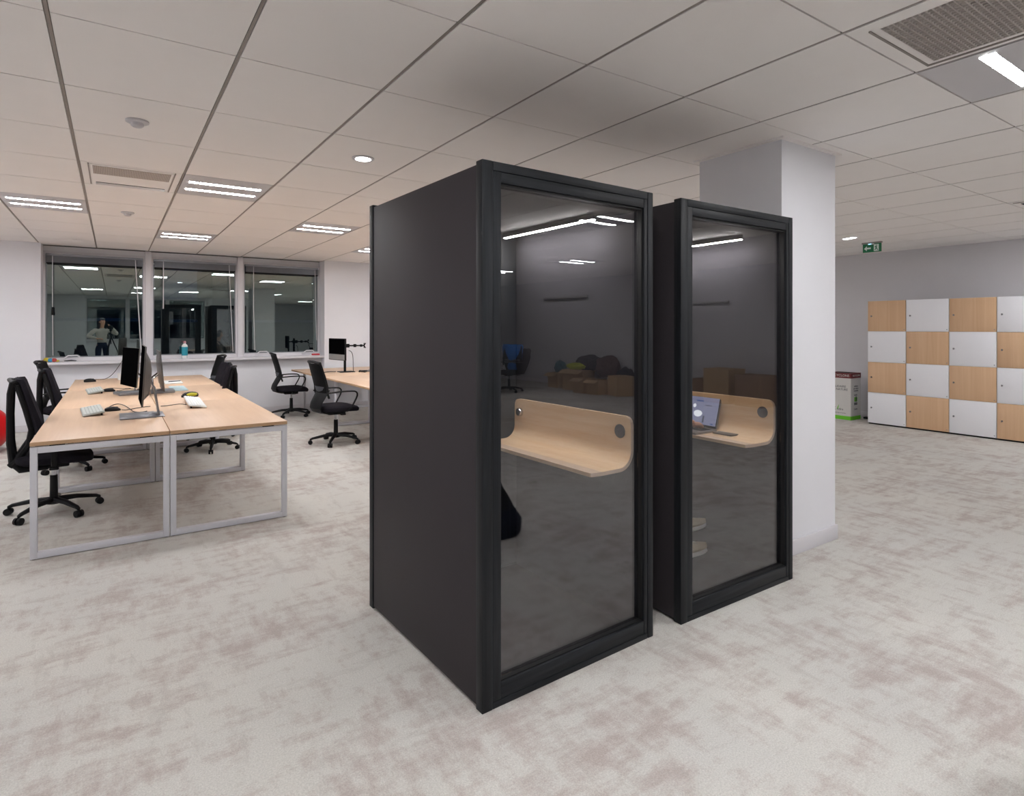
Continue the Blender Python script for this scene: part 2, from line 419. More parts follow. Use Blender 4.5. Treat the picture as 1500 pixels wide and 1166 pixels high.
b.mi = 1; b.box((XW, YS2, CEIL+.012), (XE, 11.3, CEIL+.014)) if False else None
b.mi = 1; b.box((XW-.2, YS2-.2, CEIL+.031), (XE+.2, 11.4, CEIL+.08))
struct(b.build('ceiling', ['tile', 'plenum'], ang=0)); struct(g.build('trim_5', 'groove', ang=0))

# ceiling lights
def make_fixture():
    t = empty('ceiling_light')
    w, d = TDX-.022, TDY-.009; f = MB()
    sx, sy, off = .555, .062, .145
    ys = [-d/2, -off-sy/2, -off+sy/2, off-sy/2, off+sy/2, d/2]
    f.box((-w/2, -d/2, 0), (-sx/2, d/2, .03)); f.box((sx/2, -d/2, 0), (w/2, d/2, .03))
    for a, c in ((0, 1), (2, 3), (4, 5)): f.box((-sx/2, ys[a], 0), (sx/2, ys[c], .03))
    f.build('frame', 'fixture', t, 0)
    for s_ in (-1, 1):
        y = s_*off
        bx('diffuser', (-sx/2, y-sy/2, -.002), (sx/2, y+sy/2, .012), 'strip', t)
        l = MB()
        for o in (-1, 1): l.box((-sx/2, y+o*(sy/2+.0015)-.0014, -.003), (sx/2, y+o*(sy/2+.0015)+.0014, .0))
        for k in range(1, 8):
            x = -sx/2+sx*k/8; l.box((x-.004, y-sy/2-.001, -.0032), (x+.004, y+sy/2+.001, -.0021))
        l.build('louvre', 'fixture', t, 0)
    return t
FLAB = {(3, 1): 'twin-strip ceiling light beside the air conditioning cassette', (5, -1): 'twin-strip ceiling light furthest left in the picture',
        (7, 1): 'twin-strip ceiling light just above the post between left and middle windows', (5, 3): 'twin-strip ceiling light above the rightmost window, left of the booth',
        (7, 5): 'twin-strip ceiling light half hidden behind the back edge of the black booth', (3, 5): 'twin-strip ceiling light behind the near booth, mirrored in the windows',
        (3, 7): 'twin-strip ceiling light hidden above the further booth and the column', (-3, 5): 'twin-strip ceiling light beside the square return air grille',
        (-3, 1): 'twin-strip ceiling light straight above the camera', (-5, -1): 'twin-strip ceiling light mirrored low in the left window, behind the photographer',
        (-5, 3): 'twin-strip ceiling light behind the photographer, mirrored in the middle window', (-5, 7): 'twin-strip ceiling light mirrored near the top of the near booth glass',
        (-9, 11): 'twin-strip ceiling light mirrored mid-height in the near booth glass', (-12, 11): 'twin-strip ceiling light mirrored at the left edge of the near booth glass',
        (-1, -3): 'added twin-strip ceiling light brightening the near floor, out of frame at left beside the photographer', (3, -3): 'added twin-strip ceiling light brightening the left side, out of frame level with the nearest chair', (7, -3): 'added twin-strip ceiling light brightening the left wall, out of frame above the red exercise ball',  # these three are unseen, added to lift the left floor and wall
        (-2, 13): 'added twin-strip ceiling light brightening the lockers, out of frame by the grey wall',  # unseen fixture added because the lockers came out too dim
        (-4, 13): 'added twin-strip ceiling light brightening the grey wall, unseen behind the photographer', (-7, 1): 'twin-strip ceiling light deep behind the photographer, mirrored by the first mullion',  # the one by the grey wall is an added, unseen fill light
        (5, 11): 'added twin-strip ceiling light brightening the east zone, hidden behind both booths', (7, 9): 'added twin-strip ceiling light brightening the east zone, hidden behind the near booth'}  # both added out of sight to brighten the dim east zone
proto = make_fixture()
for k, (r, c) in enumerate(FIX):
    t = proto if k == 0 else copy_tree(proto)
    xa, xb, ya, yb = tile_rect(r, c); t.location = ((xa+xb)/2, (ya+yb)/2, CEIL)
    tag(t, FLAB[(r, c)], 'ceiling light', 'twin-strip ceiling lights')

def downlight(x, y, label, rect=False):
    t = thing('downlight', label, 'ceiling light', (x, y, CEIL))
    if rect:
        bx('trim_ring', (-.09, -.045, -.004), (.09, .045, 0), 'fixture', t); bx('lamp', (-.08, -.035, -.008), (.08, .035, -.004), 'spot', t)
        t.rotation_euler = (0, 0, math.radians(70))
    else:
        MB().lathe([(.055, 0), (.078, 0), (.078, -.006), (.055, -.008)]).build('trim_ring', 'fixture', t)
        MB().lathe([(.0, -.004), (.055, -.004), (.055, -.009), (.0, -.011)]).build('lamp', 'spot', t)
downlight(1.483, 4.10, 'bright round recessed downlight in the ceiling left of the near booth')
downlight(8.29, 4.07, 'small bright oblong downlight in the ceiling left of the exit sign', True)
for x, y, lab in ((.116, 4.10, 'round white smoke detector nearest the camera, on the ceiling at upper left'), (.124, 7.42, 'round white smoke detector on the ceiling between cassette and windows')):
    t = thing('smoke_detector', lab, 'smoke detector', (x, y, CEIL), 0, 'smoke detectors')
    MB().lathe([(.0, 0), (.06, 0), (.06, -.010), (.052, -.014), (0, -.014)]).build('base', 'fixture', t)
    MB().lathe([(.035, -.014), (.033, -.03), (.022, -.038), (0, -.038)]).build('sensor', 'fixture', t)
for (r, c), lab in (((3, 0), 'white air conditioning cassette with dark slot, beside a ceiling light'), ((-2, 11), 'grey air conditioning cassette cut off at the right picture edge')):
    xa, xb, ya, yb = tile_rect(r, c)
    t = thing('air_conditioning_cassette', lab, 'air conditioner', ((xa+xb)/2, (ya+yb)/2, CEIL), 0, 'ceiling cassettes')
    w, d = TDX-.022, TDY-.009
    bx('panel', (-w/2, -d/2, 0), (w/2, d/2, .03), 'tile', t)
    b = MB()
    for lo, hi in (((-.285, -.375), (-.277, .375)), ((.277, -.375), (.285, .375))): b.box(lo+(-.006,), hi+(0,))
    b.build('edge_frame', 'groove', t, 0)
    bx('cover', (-.27, -.37, -.008), (.27, .37, 0), 'tile', t, .003)
    bx('grille', (-.255, -.345, -.011), (.255, -.075, -.008), 'perf', t)
    bx('outlet_slot', (-.245, .245, -.011), (.245, .325, -.008), 'dark_hole', t); bx('louvre', (-.245, .25, -.03), (.245, .258, -.011), 'tile', t)
xa, xb, ya, yb = tile_rect(-3, 4)
t = thing('return_air_grille', 'square dark egg-crate air grille in the ceiling at upper right', 'air vent', ((xa+xb)/2, (ya+yb)/2, CEIL))
w, d = TDX-.022, TDY-.009
cx0, cx1, cy0, cy1 = -.255, .262, -.195, .055     # opening
cy0, cy1 = .925-(ya+yb)/2-.28, 1.148-(ya+yb)/2
cx0, cx1 = 2.58-(xa+xb)/2, 3.095-(xa+xb)/2
b = MB()
b.box((-w/2, -d/2, 0), (cx0, d/2, .03)); b.box((cx1, -d/2, 0), (w/2, d/2, .03)); b.box((cx0, -d/2, 0), (cx1, cy0, .03)); b.box((cx0, cy1, 0), (cx1, d/2, .03))
b.build('frame', 'tile', t, 0)
b = MB(); b.box((cx0-.015, cy1+.028, -.006), (cx1+.02, cy1+.036, 0)); b.box((cx1+.02, cy0, -.006), (cx1+.028, cy1+.036, 0)); b.build('frame_edge', 'groove', t, 0)
bx('duct', (cx0, cy0, .024), (cx1, cy1, .03), 'duct', t)
b = MB(); n = 22
for k in range(n+1):
    x = cx0+(cx1-cx0)*k/n; b.box((x-.0022, cy0, .001), (x+.0022, cy1, .02))
    y = cy0+(cy1-cy0)*k/n; b.box((cx0, y-.0022, .001), (cx1, y+.0022, .02))
b.build('grid', 'eggcrate', t, 0)

# column with skirting and ceiling trim
cxa, cxb, cya, cyb = 3.535, 4.19, 2.155, 2.79
struct(bx('wall_column', (cxa, cya, 0), (cxb, cyb, CEIL), 'white_wall'))
b = MB()
for lo, hi in (((cxa-.014, cya-.014), (cxb+.014, cya)), ((cxb, cya), (cxb+.014, cyb)), ((cxa-.014, cyb), (cxb+.014, cyb+.014)), ((cxa-.014, cya), (cxa, cyb))):
    b.box(lo+(0,), hi+(.10,), .004)
struct(b.build('baseboard_column', 'white_trim'))
b = MB()
for lo, hi in (((cxa-.03, cya-.03), (cxb+.03, cya)), ((cxb, cya), (cxb+.03, cyb)), ((cxa-.03, cyb), (cxb+.03, cyb+.03)), ((cxa-.03, cya), (cxa, cyb))):
    b.box(lo+(CEIL-.012,), hi+(CEIL,))
struct(b.build('trim_6', 'tile', ang=0))

# ------------------------------------------------------------------ phone booths
BW, BD, BH = .977, 1.096, 2.124
def make_booth():
    t = empty('phone_booth')
    B_ = lambda name, lo, hi, mat, bev=.0025, par=t: MB().box(lo, hi, bev).build(name, mat, par)
    # shell
    B_('side_panel', (.004, .040, .012), (.034, BD-.048, BH-.012), 'booth_panel')
    B_('side_panel', (BW-.034, .040, .012), (BW-.004, BD-.048, BH-.012), 'booth_panel')
    B_('roof', (.034, .05, BH-.060), (BW-.034, BD-.05, BH-.014), 'booth_panel')
    B_('floor_panel', (.034, .05, .0), (BW-.034, BD-.05, .02), 'booth_floor')
    B_('ceiling_lining', (.036, .06, BH-.084), (BW-.036, BD-.06, BH-.0601), 'booth_ceiling')
    B_('felt_lining', (BW-.048, .06, .0201), (BW-.034, BD-.06, BH-.084), 'felt')
    B_('felt_lining', (.034, .06, .0201), (.048, BD-.06, BH-.084), 'felt')
    B_('air_slot', (BW-.0535, .40, 1.639), (BW-.0479, .765, 1.650), 'booth_inner', 0)
    for nm, y0, y1, gl in (('front_frame', 0., .045, .037), ('door_frame', BD-.045, BD, BD-.037)):
        lo, hi = (y0+.0015, y1) if y0 == 0 else (y0, y1-.0015)
        p = B_(nm, (0, y0, 0), (.050, y1, BH), 'booth_wood', .003)
        B_('corner_post', (BW-.036, y0, 0), (BW, y1, BH), 'booth_wood', .003, p)
        B_('top_rail', (.051, lo, BH-.036), (BW-.037, hi, BH), 'booth_wood_h', .002, p); B_('bottom_rail', (.051, lo, 0), (BW-.037, hi, .026), 'booth_wood_h', .002, p)
        gw = .0 if y0 == 0 else .085
        B_('stile', (.0515, lo+.001, .027), (.090+gw, hi, BH-.037), 'booth_wood', .002, p); B_('stile', (BW-.061-gw, lo+.001, .027), (BW-.0375, hi, BH-.037), 'booth_wood', .002, p)
        B_('head_rail', (.0905+gw, lo+.002, BH-.079), (BW-.0615-gw, hi, BH-.0375), 'booth_wood_h', .002, p); B_('sill_rail', (.0905+gw, lo+.002, .027), (BW-.0615-gw, hi, .088), 'booth_wood_h', .002, p)
        i0, i1 = (.014, y1-.0005) if y0 == 0 else (y0+.0005, BD-.014)
        r = MB(); r.box((.0905+gw, i0, .0885), (.096+gw, i1, BH-.0795)); r.box((BW-.067-gw, i0, .0885), (BW-.0615-gw, i1, BH-.0795)); r.box((.096+gw, i0, BH-.088), (BW-.067-gw, i1, BH-.0795))
        r.box((.096+gw, i0, .0885), (BW-.067-gw, i1, .093)); r.build('reveal', 'booth_inner', p, 0)
        MB().box((.0965+gw, gl-.003, .0935), (BW-.0675-gw, gl+.003, BH-.0885)).build('glass_pane', 'booth_glass', p, 0)
        if y0:
            b = MB(); b.cyl((.075, BD+.03, .95), (.075, BD+.03, 1.25), .011); b.cyl((.075, BD-.002, .97), (.075, BD+.03, .97), .008); b.cyl((.075, BD-.002, 1.23), (.075, BD+.03, 1.23), .008)
            b.build('handle', 'black_plastic', p)
    # light channel under the ceiling, along the right-hand wall
    b = B_('light_channel', (.789, .218, BH-.113), (.811, .978, BH-.0841), 'booth_inner', 0)
    B_('led_strip', (.791, .221, BH-.1165), (.809, .975, BH-.1131), 'led', 0, b)
    # bent plywood shelf: profile in (u, z), swept in v
    v0, v1, u1, zb, zt, R, th = .08, 1.03, BW-.048, .808, 1.045, .075, .018
    prof = [(.655, zb), (.70, zb)]+[(u1-.0-R-th+ (R)*math.sin(a)+0, zb+R-R*math.cos(a)) for a in [PI/2*i/8 for i in range(9)]]
    cu = u1-th-R
    inner = [(.655, zb), (.72, zb)]+[(cu+R*math.sin(a), zb+R-R*math.cos(a)) for a in [PI/2*i/8 for i in range(9)]]+[(u1-th, .93), (u1-th, zt-.04), (u1-th, zt-.017), (u1-th, zt-.005), (u1-th, zt)]
    outer = [(.655, zb-th), (.72, zb-th)]+[(cu+(R+th)*math.sin(a), zb+R-(R+th)*math.cos(a)) for a in [PI/2*i/8 for i in range(9)]]+[(u1, .93), (u1, zt-.04), (u1, zt-.017), (u1, zt-.005), (u1, zt)]
    # corner rounding: inset of the ends in v per profile station
    ins = []
    for k, (u, z) in enumerate(inner):
        e = 0.
        if z > zt-.042: s_ = (z-(zt-.04))/.04; e = .04*(1-math.sqrt(max(0, 1-s_*s_)))
        ins.append(e)
    ins[0] = .012
    m = MB(); rows = []
    for (ui, zi), (uo, zo), e in zip(inner, outer, ins):
        rows.append([Vector((ui, v0+e, zi)), Vector((ui, v1-e, zi)), Vector((uo, v1-e, zo)), Vector((uo, v0+e, zo))])
    m.rings(rows)
    m.bm.faces.ensure_lookup_table()
    for f in m.bm.faces:
        f.normal_update()
        if abs(f.normal.y) > .6: f.material_index = 1
    m.bm.faces[0].material_index = 1
    sh = m.build('shelf', ['shelf_wood', 'ply_edge'], t, 40)
    sh.data.polygons[0].material_index = 1
    rot = Matrix.Translation((u1-th, .152, .968))@Matrix.Rotation(-PI/2, 4, 'Y')
    MB().lathe([(0, -.001), (.034, -.001), (.034, .004), (.031, .006), (0, .006)], 24, rot).build('cable_grommet', 'arm_pad', sh)
    rot = Matrix.Translation((u1-th, 1.0-.03, .968))@Matrix.Rotation(-PI/2, 4, 'Y')
    b = MB(); b.lathe([(0, -.001), (.026, -.001), (.026, .012), (.022, .02), (0, .02)], 20, rot); b.build('power_socket', 'chrome', sh)
    return t
booth = make_booth(); booth.location = (1.166, 1.928, 0); booth.rotation_euler = (0, 0, math.radians(2.0))
tag(booth, 'larger near black phone booth with empty wooden shelf behind glass', 'phone booth', 'black phone booths')
booth2 = copy_tree(booth); booth2.location = (2.335, 1.956, 0); booth2.rotation_euler = (0, 0, math.radians(-.4))
tag(booth2, 'further black phone booth beside the white column with a laptop inside', 'phone booth', 'black phone booths')
def b2(u, v, z=0.):
    a = math.radians(-.4); return Vector((2.335+u*math.cos(a)-v*math.sin(a), 1.956+u*math.sin(a)+v*math.cos(a), z))
ROT2 = math.radians(-.4)

# laptop, phone in the second booth
t = thing('laptop', 'open grey laptop with lit screen on the shelf of the further booth', 'laptop', b2(.662, .445, .809), ROT2)
bx('base', (0, 0, 0), (.205, .34, .014), 'silver', t, .004)
b = MB()
for i in range(5):
    for k in range(13): b.box((.085+i*.02, .025+k*.0225, .014), (.101+i*.02, .044+k*.0225, .0155))
b.build('keys', 'black_plastic', t, 0)
bx('trackpad', (.015, .11, .014), (.075, .23, .0148), 'grey_metal', t)
LM = Matrix.Translation((.2, 0, .016))@Matrix.Rotation(math.radians(16), 4, 'Y')
b = MB(); b.box((-.004, .0, 0), (.003, .34, .215), .002, LM); lid = b.build('lid', 'silver', t)
b = MB(); b.box((-.0052, .004, .004), (-.004, .336, .212), 0, LM); b.build('screen_bezel', 'screen', lid, 0)
b = MB(); b.box((-.0062, .010, .016), (-.0052, .330, .197), 0, LM)
def disp(mi, y0, y1, z0, z1): b.mi = mi; b.box((-.0072, y0, z0), (-.0062, y1, z1), 0, LM)
disp(2, .13, .185, .166, .174); disp(3, .06, .11, .142, .147); disp(2, .03, .05, .022, .03)
b.mi = 1
poly = [(.032*math.cos(a)*(1.1 if math.sin(a) > 0 else 1), .022*math.sin(a)) for a in [2*PI*i/16 for i in range(16)]]
b.prism([(u+.16, v+.085) for u, v in poly], -.0080, -.0072, lambda u, v, w: LM@Vector((w, u, v)))
b.prism([(u*.35+.195, v*.6+.135) for u, v in poly], -.0080, -.0072, lambda u, v, w: LM@Vector((w, u, v)))
disp(3, .105, .118, .03, .075)
b.build('display', ['lap_bg', 'lap_blob', 'lap_bar', 'lap_bar2'], lid, 0)
t = tag(MB().box((0, 0, 0), (.075, .14, .009), .003).build('smartphone', 'phone'), 'small dark phone lying on the shelf right of the laptop', 'phone')
t.location = b2(.80, .29, .809); t.rotation_euler = (0, 0, ROT2)

# ------------------------------------------------------------------ people
def skinned(name, chains, mat, parent, sub=2, extra=None):
    """chains: list of (points, radii); points shared by position are welded; grown with a Skin modifier, then frozen"""
    bm = bmesh.new(); lay = bm.verts.layers.skin.verify(); vm = {}
    def vert(p, r):
        k = tuple(round(c, 4) for c in p)
        if k not in vm:
            v = bm.verts.new(p); v[lay].radius = r if isinstance(r, tuple) else (r, r); vm[k] = v
        return vm[k]
    for pts, rad in chains:
        prev = None; first = tuple(round(c, 4) for c in pts[0]) not in vm      # every separate island needs its own root
        for p, r in zip(pts, rad):
            v = vert(p, r)
            if first: v[lay].use_root = True; first = False
            if prev is not None and bm.edges.get((prev, v)) is None: bm.edges.new((prev, v))
            prev = v
    me = bpy.data.meshes.new(name+'_cage'); bm.to_mesh(me); bm.free()
    tmp = bpy.data.objects.new(name+'_cage', me); COL.objects.link(tmp)
    md = tmp.modifiers.new('s', 'SKIN'); md.use_smooth_shade = True; md.branch_smoothing = .4
    ss = tmp.modifiers.new('b', 'SUBSURF'); ss.levels = sub; ss.render_levels = sub
    dg = bpy.context.evaluated_depsgraph_get(); m2 = bpy.data.meshes.new_from_object(tmp.evaluated_get(dg))
    bpy.data.objects.remove(tmp); bpy.data.meshes.remove(me)
    m2.name = name; m2.materials.clear(); m2.materials.append(M[mat])
    for p in m2.polygons: p.use_smooth = True; p.material_index = 0
    o = bpy.data.objects.new(name, m2); COL.objects.link(o); o.parent = parent; return o

def hand_chains(wrist, fwd, side, down, curl=.5, thumb=1):
    """palm plus five finger chains, each its own chain rooted in the palm. side points to the little finger"""
    w, f, s, d = map(Vector, (wrist, fwd, side, down)); f.normalize(); s.normalize(); d.normalize()
    ch = []
    for k, (o, L) in enumerate(((-.034, .070), (-.012, .080), (.011, .074), (.033, .058))):
        base = w+f*.045+s*o*.7; kn = w+f*.088+s*o
        p1 = kn+(f*math.cos(curl*.6)+d*math.sin(curl*.6))*L*.45
        p2 = p1+(f*math.cos(curl*1.3)+d*math.sin(curl*1.3))*L*.32
        p3 = p2+(f*math.cos(curl*1.8)+d*math.sin(curl*1.8))*L*.25
        ch.append(([base, kn, p1, p2, p3], [.013, .0125, .0112, .0104, .0088]))
    b0 = w+f*.03-s*.02; b1 = w+f*.055-s*.052+d*.01; b2_ = w+f*.080-s*.064+d*.018; b3 = w+f*.100-s*.064+d*.024
    ch.append(([b0, b1, b2_, b3], [.015, .0132, .0118, .0095]))
    return ch

def head_parts(t, hc, fw, hairstyle='short'):
    """eyes, mouth and hair around the head centre hc facing fw"""
    fw = Vector(fw).normalized(); rt = fw.cross(Vector((0, 0, 1))).normalized(); up = rt.cross(fw)
    R = Matrix((rt, fw, up)).transposed().to_4x4()
    T = Matrix.Translation(hc)@R
    for s_ in (-1, 1):
        b = MB(); b.ball(T@Vector((s_*.030, .067, .012)), .0108, 2); e = b.build('eye', 'exit_white', t)
        b = MB(); b.ball(T@Vector((s_*.030, .0755, .012)), .0052, 2); b.build('iris', 'hair', e)
    b = MB(); b.tube([T@Vector((-.022, .066, -.052)), T@Vector((0, .074, -.05)), T@Vector((.022, .066, -.052))], [.003, .006, .003], 8, .7); b.build('lips', 'pink', t)
    m = MB(); q = bmesh.ops.create_icosphere(m.bm, subdivisions=3, radius=1.)
    for v in q['verts']:
        c = v.co.copy(); x, y, z = c
        sx, sy, sz = .092, .108, .118
        if y > .25 and z < .45: sx, sy, sz = .06, .05, .09        # stays under the face
        p = Vector((x*sx, y*sy-.012, z*sz+.022))
        if hairstyle == 'long' and z < -.1 and y < .25: p.z -= .13*min(1, -z*1.6); p.y -= .02
        p += c*.006*noise.noise(c*7)
        v.co = T@p
    m.build('hair', 'hair', t)

def head_chain(neck, hc, fw):
    hc = Vector(hc); fw = Vector(fw).normalized(); up = Vector((0, 0, 1)); rt = fw.cross(up)
    ch = [([neck, hc+Vector((0, 0, -.085))-fw*.005, hc+fw*.004, hc+up*.06-fw*.008, hc+up*.095-fw*.01], [.052, (.056, .062), (.078, .088), (.072, .082), (.045, .05)])]
    ch.append(([hc+fw*.062+up*.018, hc+fw*.080-up*.002, hc+fw*.090-up*.020, hc+fw*.070-up*.030], [.011, .014, .018, .014]))      # nose
    for s_ in (-1, 1): ch.append(([hc+rt*s_*.060-fw*.008-up*.022, hc+rt*s_*.078-fw*.012, hc+rt*s_*.080-fw*.016+up*.022], [.013, .020, .014]))   # ears
    ch.append(([hc+fw*.02-up*.055, hc+fw*.052-up*.082], [.042, .030]))     # chin
    return ch

def shoe(t, heel, toe, side):
    """one sneaker from heel to toe, heel and toe at sole level"""
    h, e = Vector(heel), Vector(toe); f = (e-h); L = f.length; f.normalize(); s = Vector(side).normalized(); u = s.cross(f)*-1
    if u.z < 0: u = -u
    T = Matrix((s, f, u)).transposed().to_4x4(); T = Matrix.Translation(h)@T
    wid = lambda y: .034+.012*math.sin(PI*min(1, y*1.05))+(.008*math.sin(PI*max(0, (y-.4)/.6)) if y > .4 else 0)
    hgt = lambda y: .105-.025*min(1, y/.45) if y < .45 else .080-.028*((y-.45)/.55)**1.6
    def loft(za, zb, k, ns=13):
        rg = []
        for i in range(ns):
            y = i/(ns-1); w_ = wid(y)*k*math.sqrt(max(.03, 1-abs(2*y-1)**6)); top = zb(y)
            rg.append([T@Vector((w_*math.cos(a)*(1 if math.sin(a) < .3 else .82), y*L, za+(top-za)*(.5+.5*math.sin(a)))) for a in [2*PI*j/14 for j in range(14)]])
        return MB().rings(rg)
    so = loft(0, lambda y: .026+.012*max(0, y-.75), 1.08).build('shoe', 'sole', t)
    loft(.02, hgt, 1.).build('shoe_upper', 'shoe', so)
    b = MB()
    for i in range(4):
        y = .36+.08*i; z = hgt(y)+.002
        b.tube([T@Vector((-.022, y*L, z-.008)), T@Vector((0, y*L+.006, z)), T@Vector((.022, y*L, z-.008))], .004, 6)
    b.build('laces', 'lace', so); return so

# the person seated in the further booth, facing the shelf
P2 = thing('person', 'seated person in dark clothes and beige sneakers typing inside the further booth', 'person', b2(.26, .62), ROT2)
RH, LH = Vector((.41, -.095, .872)), Vector((.41, .13, .872))
rS, lS = Vector((.02, -.18, 1.0)), Vector((.02, .18, 1.0)); rE, lE = Vector((.15, -.19, .80)), Vector((.15, .26, .80))
hip = Vector((-.02, 0, .57)); neck = Vector((.03, 0, 1.1)); hc = Vector((.065, 0, 1.262))
kR, aR = Vector((.355, -.085, .53)), Vector((.345, -.085, .11)); kL, aL = Vector((.40, .10, .56)), Vector((.385, .045, .225))
rHip, lHip = Vector((.02, -.095, .56)), Vector((.02, .095, .56))
mid = lambda a, b, t_: a.lerp(b, t_)
body = [([hip, Vector((-.03, 0, .72)), Vector((0, 0, .92)), Vector((.015, 0, 1.03)), neck], [(.10, .11), (.085, .10), (.085, .10), (.06, .07), .052])]
body += [([Vector((0, 0, .92)), mid(Vector((.01, 0, .97)), rS, .8), mid(rS, rE, .5), rE, mid(rE, RH, .5), RH], [(.085, .10), .030, .034, .034, .033, .028]),
         ([Vector((0, 0, .92)), mid(Vector((.01, 0, .97)), lS, .8), mid(lS, lE, .5), lE, mid(lE, LH, .5), LH], [(.085, .10), .030, .034, .034, .033, .028]),
         ([hip, rHip, mid(rHip, kR, .5), kR, mid(kR, aR, .4), aR, aR+Vector((.08, 0, -.05))], [(.12, .13), .082, .072, .055, .05, .034, .03]),
         ([hip, lHip, mid(lHip, kL, .5), kL, mid(kL, aL, .4), aL, aL+Vector((.08, 0, -.02))], [(.12, .13), .082, .072, .055, .05, .034, .03])]
body += head_chain(neck, hc, (1, 0, -.12))
body += [([RH, RH+Vector((.04, .01, -.004)), RH+Vector((.075, .012, -.008))], [.026, (.016, .034), (.013, .034)]), ([LH, LH+Vector((.04, -.01, -.004)), LH+Vector((.075, -.012, -.008))], [.026, (.016, .034), (.013, .034)])]
body += hand_chains(RH, (1, .12, -.1), (.12, -1, 0), (0, 0, -1), .45) + hand_chains(LH, (1, -.12, -.1), (.12, 1, 0), (0, 0, -1), .45)
skinned('body', body, 'skin', P2)
skinned('jumper', [([hip+Vector((0, 0, .03)), Vector((-.03, 0, .72)), Vector((0, 0, .92)), Vector((.015, 0, 1.03)), Vector((.025, 0, 1.075))], [(.14, .15), (.12, .14), (.125, .155), (.09, .115), .064]),
                   ([Vector((0, 0, .92)), rS, mid(rS, rE, .5), rE, mid(rE, RH, .5), mid(rE, RH, .88)], [(.125, .155), .064, .056, .05, .045, .036]),
                   ([Vector((0, 0, .92)), lS, mid(lS, lE, .5), lE, mid(lE, LH, .5), mid(lE, LH, .88)], [(.125, .155), .064, .056, .05, .045, .036])], 'dark_shirt', P2)
skinned('jeans', [([hip, rHip, mid(rHip, kR, .5), kR, mid(kR, aR, .5), mid(kR, aR, .93)], [(.13, .145), .092, .082, .068, .06, .05]),
                  ([hip, lHip, mid(lHip, kL, .5), kL, mid(kL, aL, .5), mid(kL, aL, .93)], [(.13, .145), .092, .082, .068, .06, .05])], 'jeans', P2)
shoe(P2, (.305, -.09, .021), (.605, -.09, .026), (0, -1, 0))
shoe(P2, (.345, .045, .125), (.65, -.055, .165), (-.25, -1, 0))
head_parts(P2, hc, (1, 0, -.12), 'short')
t = thing('stool', 'round black stool under the person seated in the further booth', 'stool', b2(.25, .62, .0201), ROT2)
MB().lathe([(0, .36), (.15, .36), (.165, .385), (.16, .405), (0, .405)], 24).build('seat', 'chair_fabric', t)
MB().cyl((0, 0, .02), (0, 0, .36), .025).build('post', 'black_plastic', t)
MB().lathe([(0, 0), (.17, 0), (.17, .012), (.05, .025), (0, .025)], 24).build('base', 'black_plastic', t)

# the photographer, seen mirrored in the left window, and the camera on its tripod
P1 = thing('person', 'standing photographer in pale sweater and navy trousers mirrored in the left window', 'person', (-.30, -.42, 0), -YAW*.7)
hip = Vector((0, 0, .93)); neck = Vector((0, .0, 1.50)); hc = Vector((0, .03, 1.64)); ch3 = Vector((0, 0, 1.28))
rS, lS = Vector((.185, 0, 1.40)), Vector((-.185, 0, 1.40)); rE, lE = Vector((.40, .10, 1.26)), Vector((-.42, .05, 1.20)); RH, LH = Vector((.16, .20, 1.50)), Vector((-.20, .19, 1.12))
legs = lambda s_: (Vector((s_*.10, 0, .90)), Vector((s_*.12, .02, .50)), Vector((s_*.13, -.02, .09)))
(rH, rK, rA), (lH, lK, lA) = legs(1), legs(-1)
body = [([hip, Vector((0, 0, 1.08)), ch3, Vector((0, -.005, 1.43)), neck], [(.12, .09), (.095, .075), (.10, .08), (.07, .06), .052])]
for S, E_, Hn in ((rS, rE, RH), (lS, lE, LH)): body.append(([ch3, S, mid(S, E_, .5), E_, mid(E_, Hn, .5), Hn], [(.10, .08), .038, .038, .036, .034, .029]))
for A, K_, N in ((rH, rK, rA), (lH, lK, lA)): body.append(([hip, A, mid(A, K_, .5), K_, mid(K_, N, .35), N, N+Vector((0, .09, -.05))], [(.14, .11), .088, .075, .056, .055, .036, .03]))
body += head_chain(neck, hc, (.15, 1, -.1))
for Hn, fw, sd in ((RH, (-.6, .5, .5), (.2, .7, -.6)), (LH, (.6, .7, .1), (-.6, .6, 0))):
    f = Vector(fw).normalized(); body.append(([Hn, Hn+f*.04, Hn+f*.078], [.027, (.017, .034), (.013, .033)])); body += hand_chains(Hn, f, sd, (0, .3, -1), .8)
skinned('body', body, 'skin', P1)
skinned('sweater', [([hip+Vector((0, 0, .02)), Vector((0, 0, 1.08)), ch3, Vector((0, -.005, 1.42)), Vector((0, -.003, 1.47))], [(.165, .135), (.15, .12), (.165, .125), (.115, .09), .066])] +
        [([ch3, S, mid(S, E_, .5), E_, mid(E_, Hn, .5), mid(E_, Hn, .9)], [(.165, .125), .072, .068, .064, .055, .042]) for S, E_, Hn in ((rS, rE, RH), (lS, lE, LH))], 'sweater', P1)
skinned('trousers', [([hip+Vector((0, 0, .12)), hip+Vector((0, 0, .06)), hip], [(.135, .11), (.145, .115), (.15, .12)])] + [([hip, A, mid(A, K_, .5), K_, mid(K_, N, .5), mid(K_, N, .93)], [(.155, .125), .10, .088, .072, .065, .06]) for A, K_, N in ((rH, rK, rA), (lH, lK, lA))], 'skirt', P1)
shoe(P1, (.13, -.09, .0), (.15, .18, .0), (1, 0, 0)); shoe(P1, (-.13, -.09, .0), (-.15, .18, .0), (1, 0, 0))
head_parts(P1, hc, (.15, 1, -.1), 'long')
t = thing('tripod', 'black camera tripod in front of the photographer mirrored in the left window', 'tripod', (-.06*math.sin(YAW)*2, -.10*math.cos(YAW), 0), -YAW)
b = MB(); b.cyl((0, 0, .95), (0, 0, 1.40), .014); b.build('centre_column', 'black_plastic', t)
bx('head', (-.03, -.03, 1.36), (.03, .03, 1.42), 'black_plastic', t, .008)
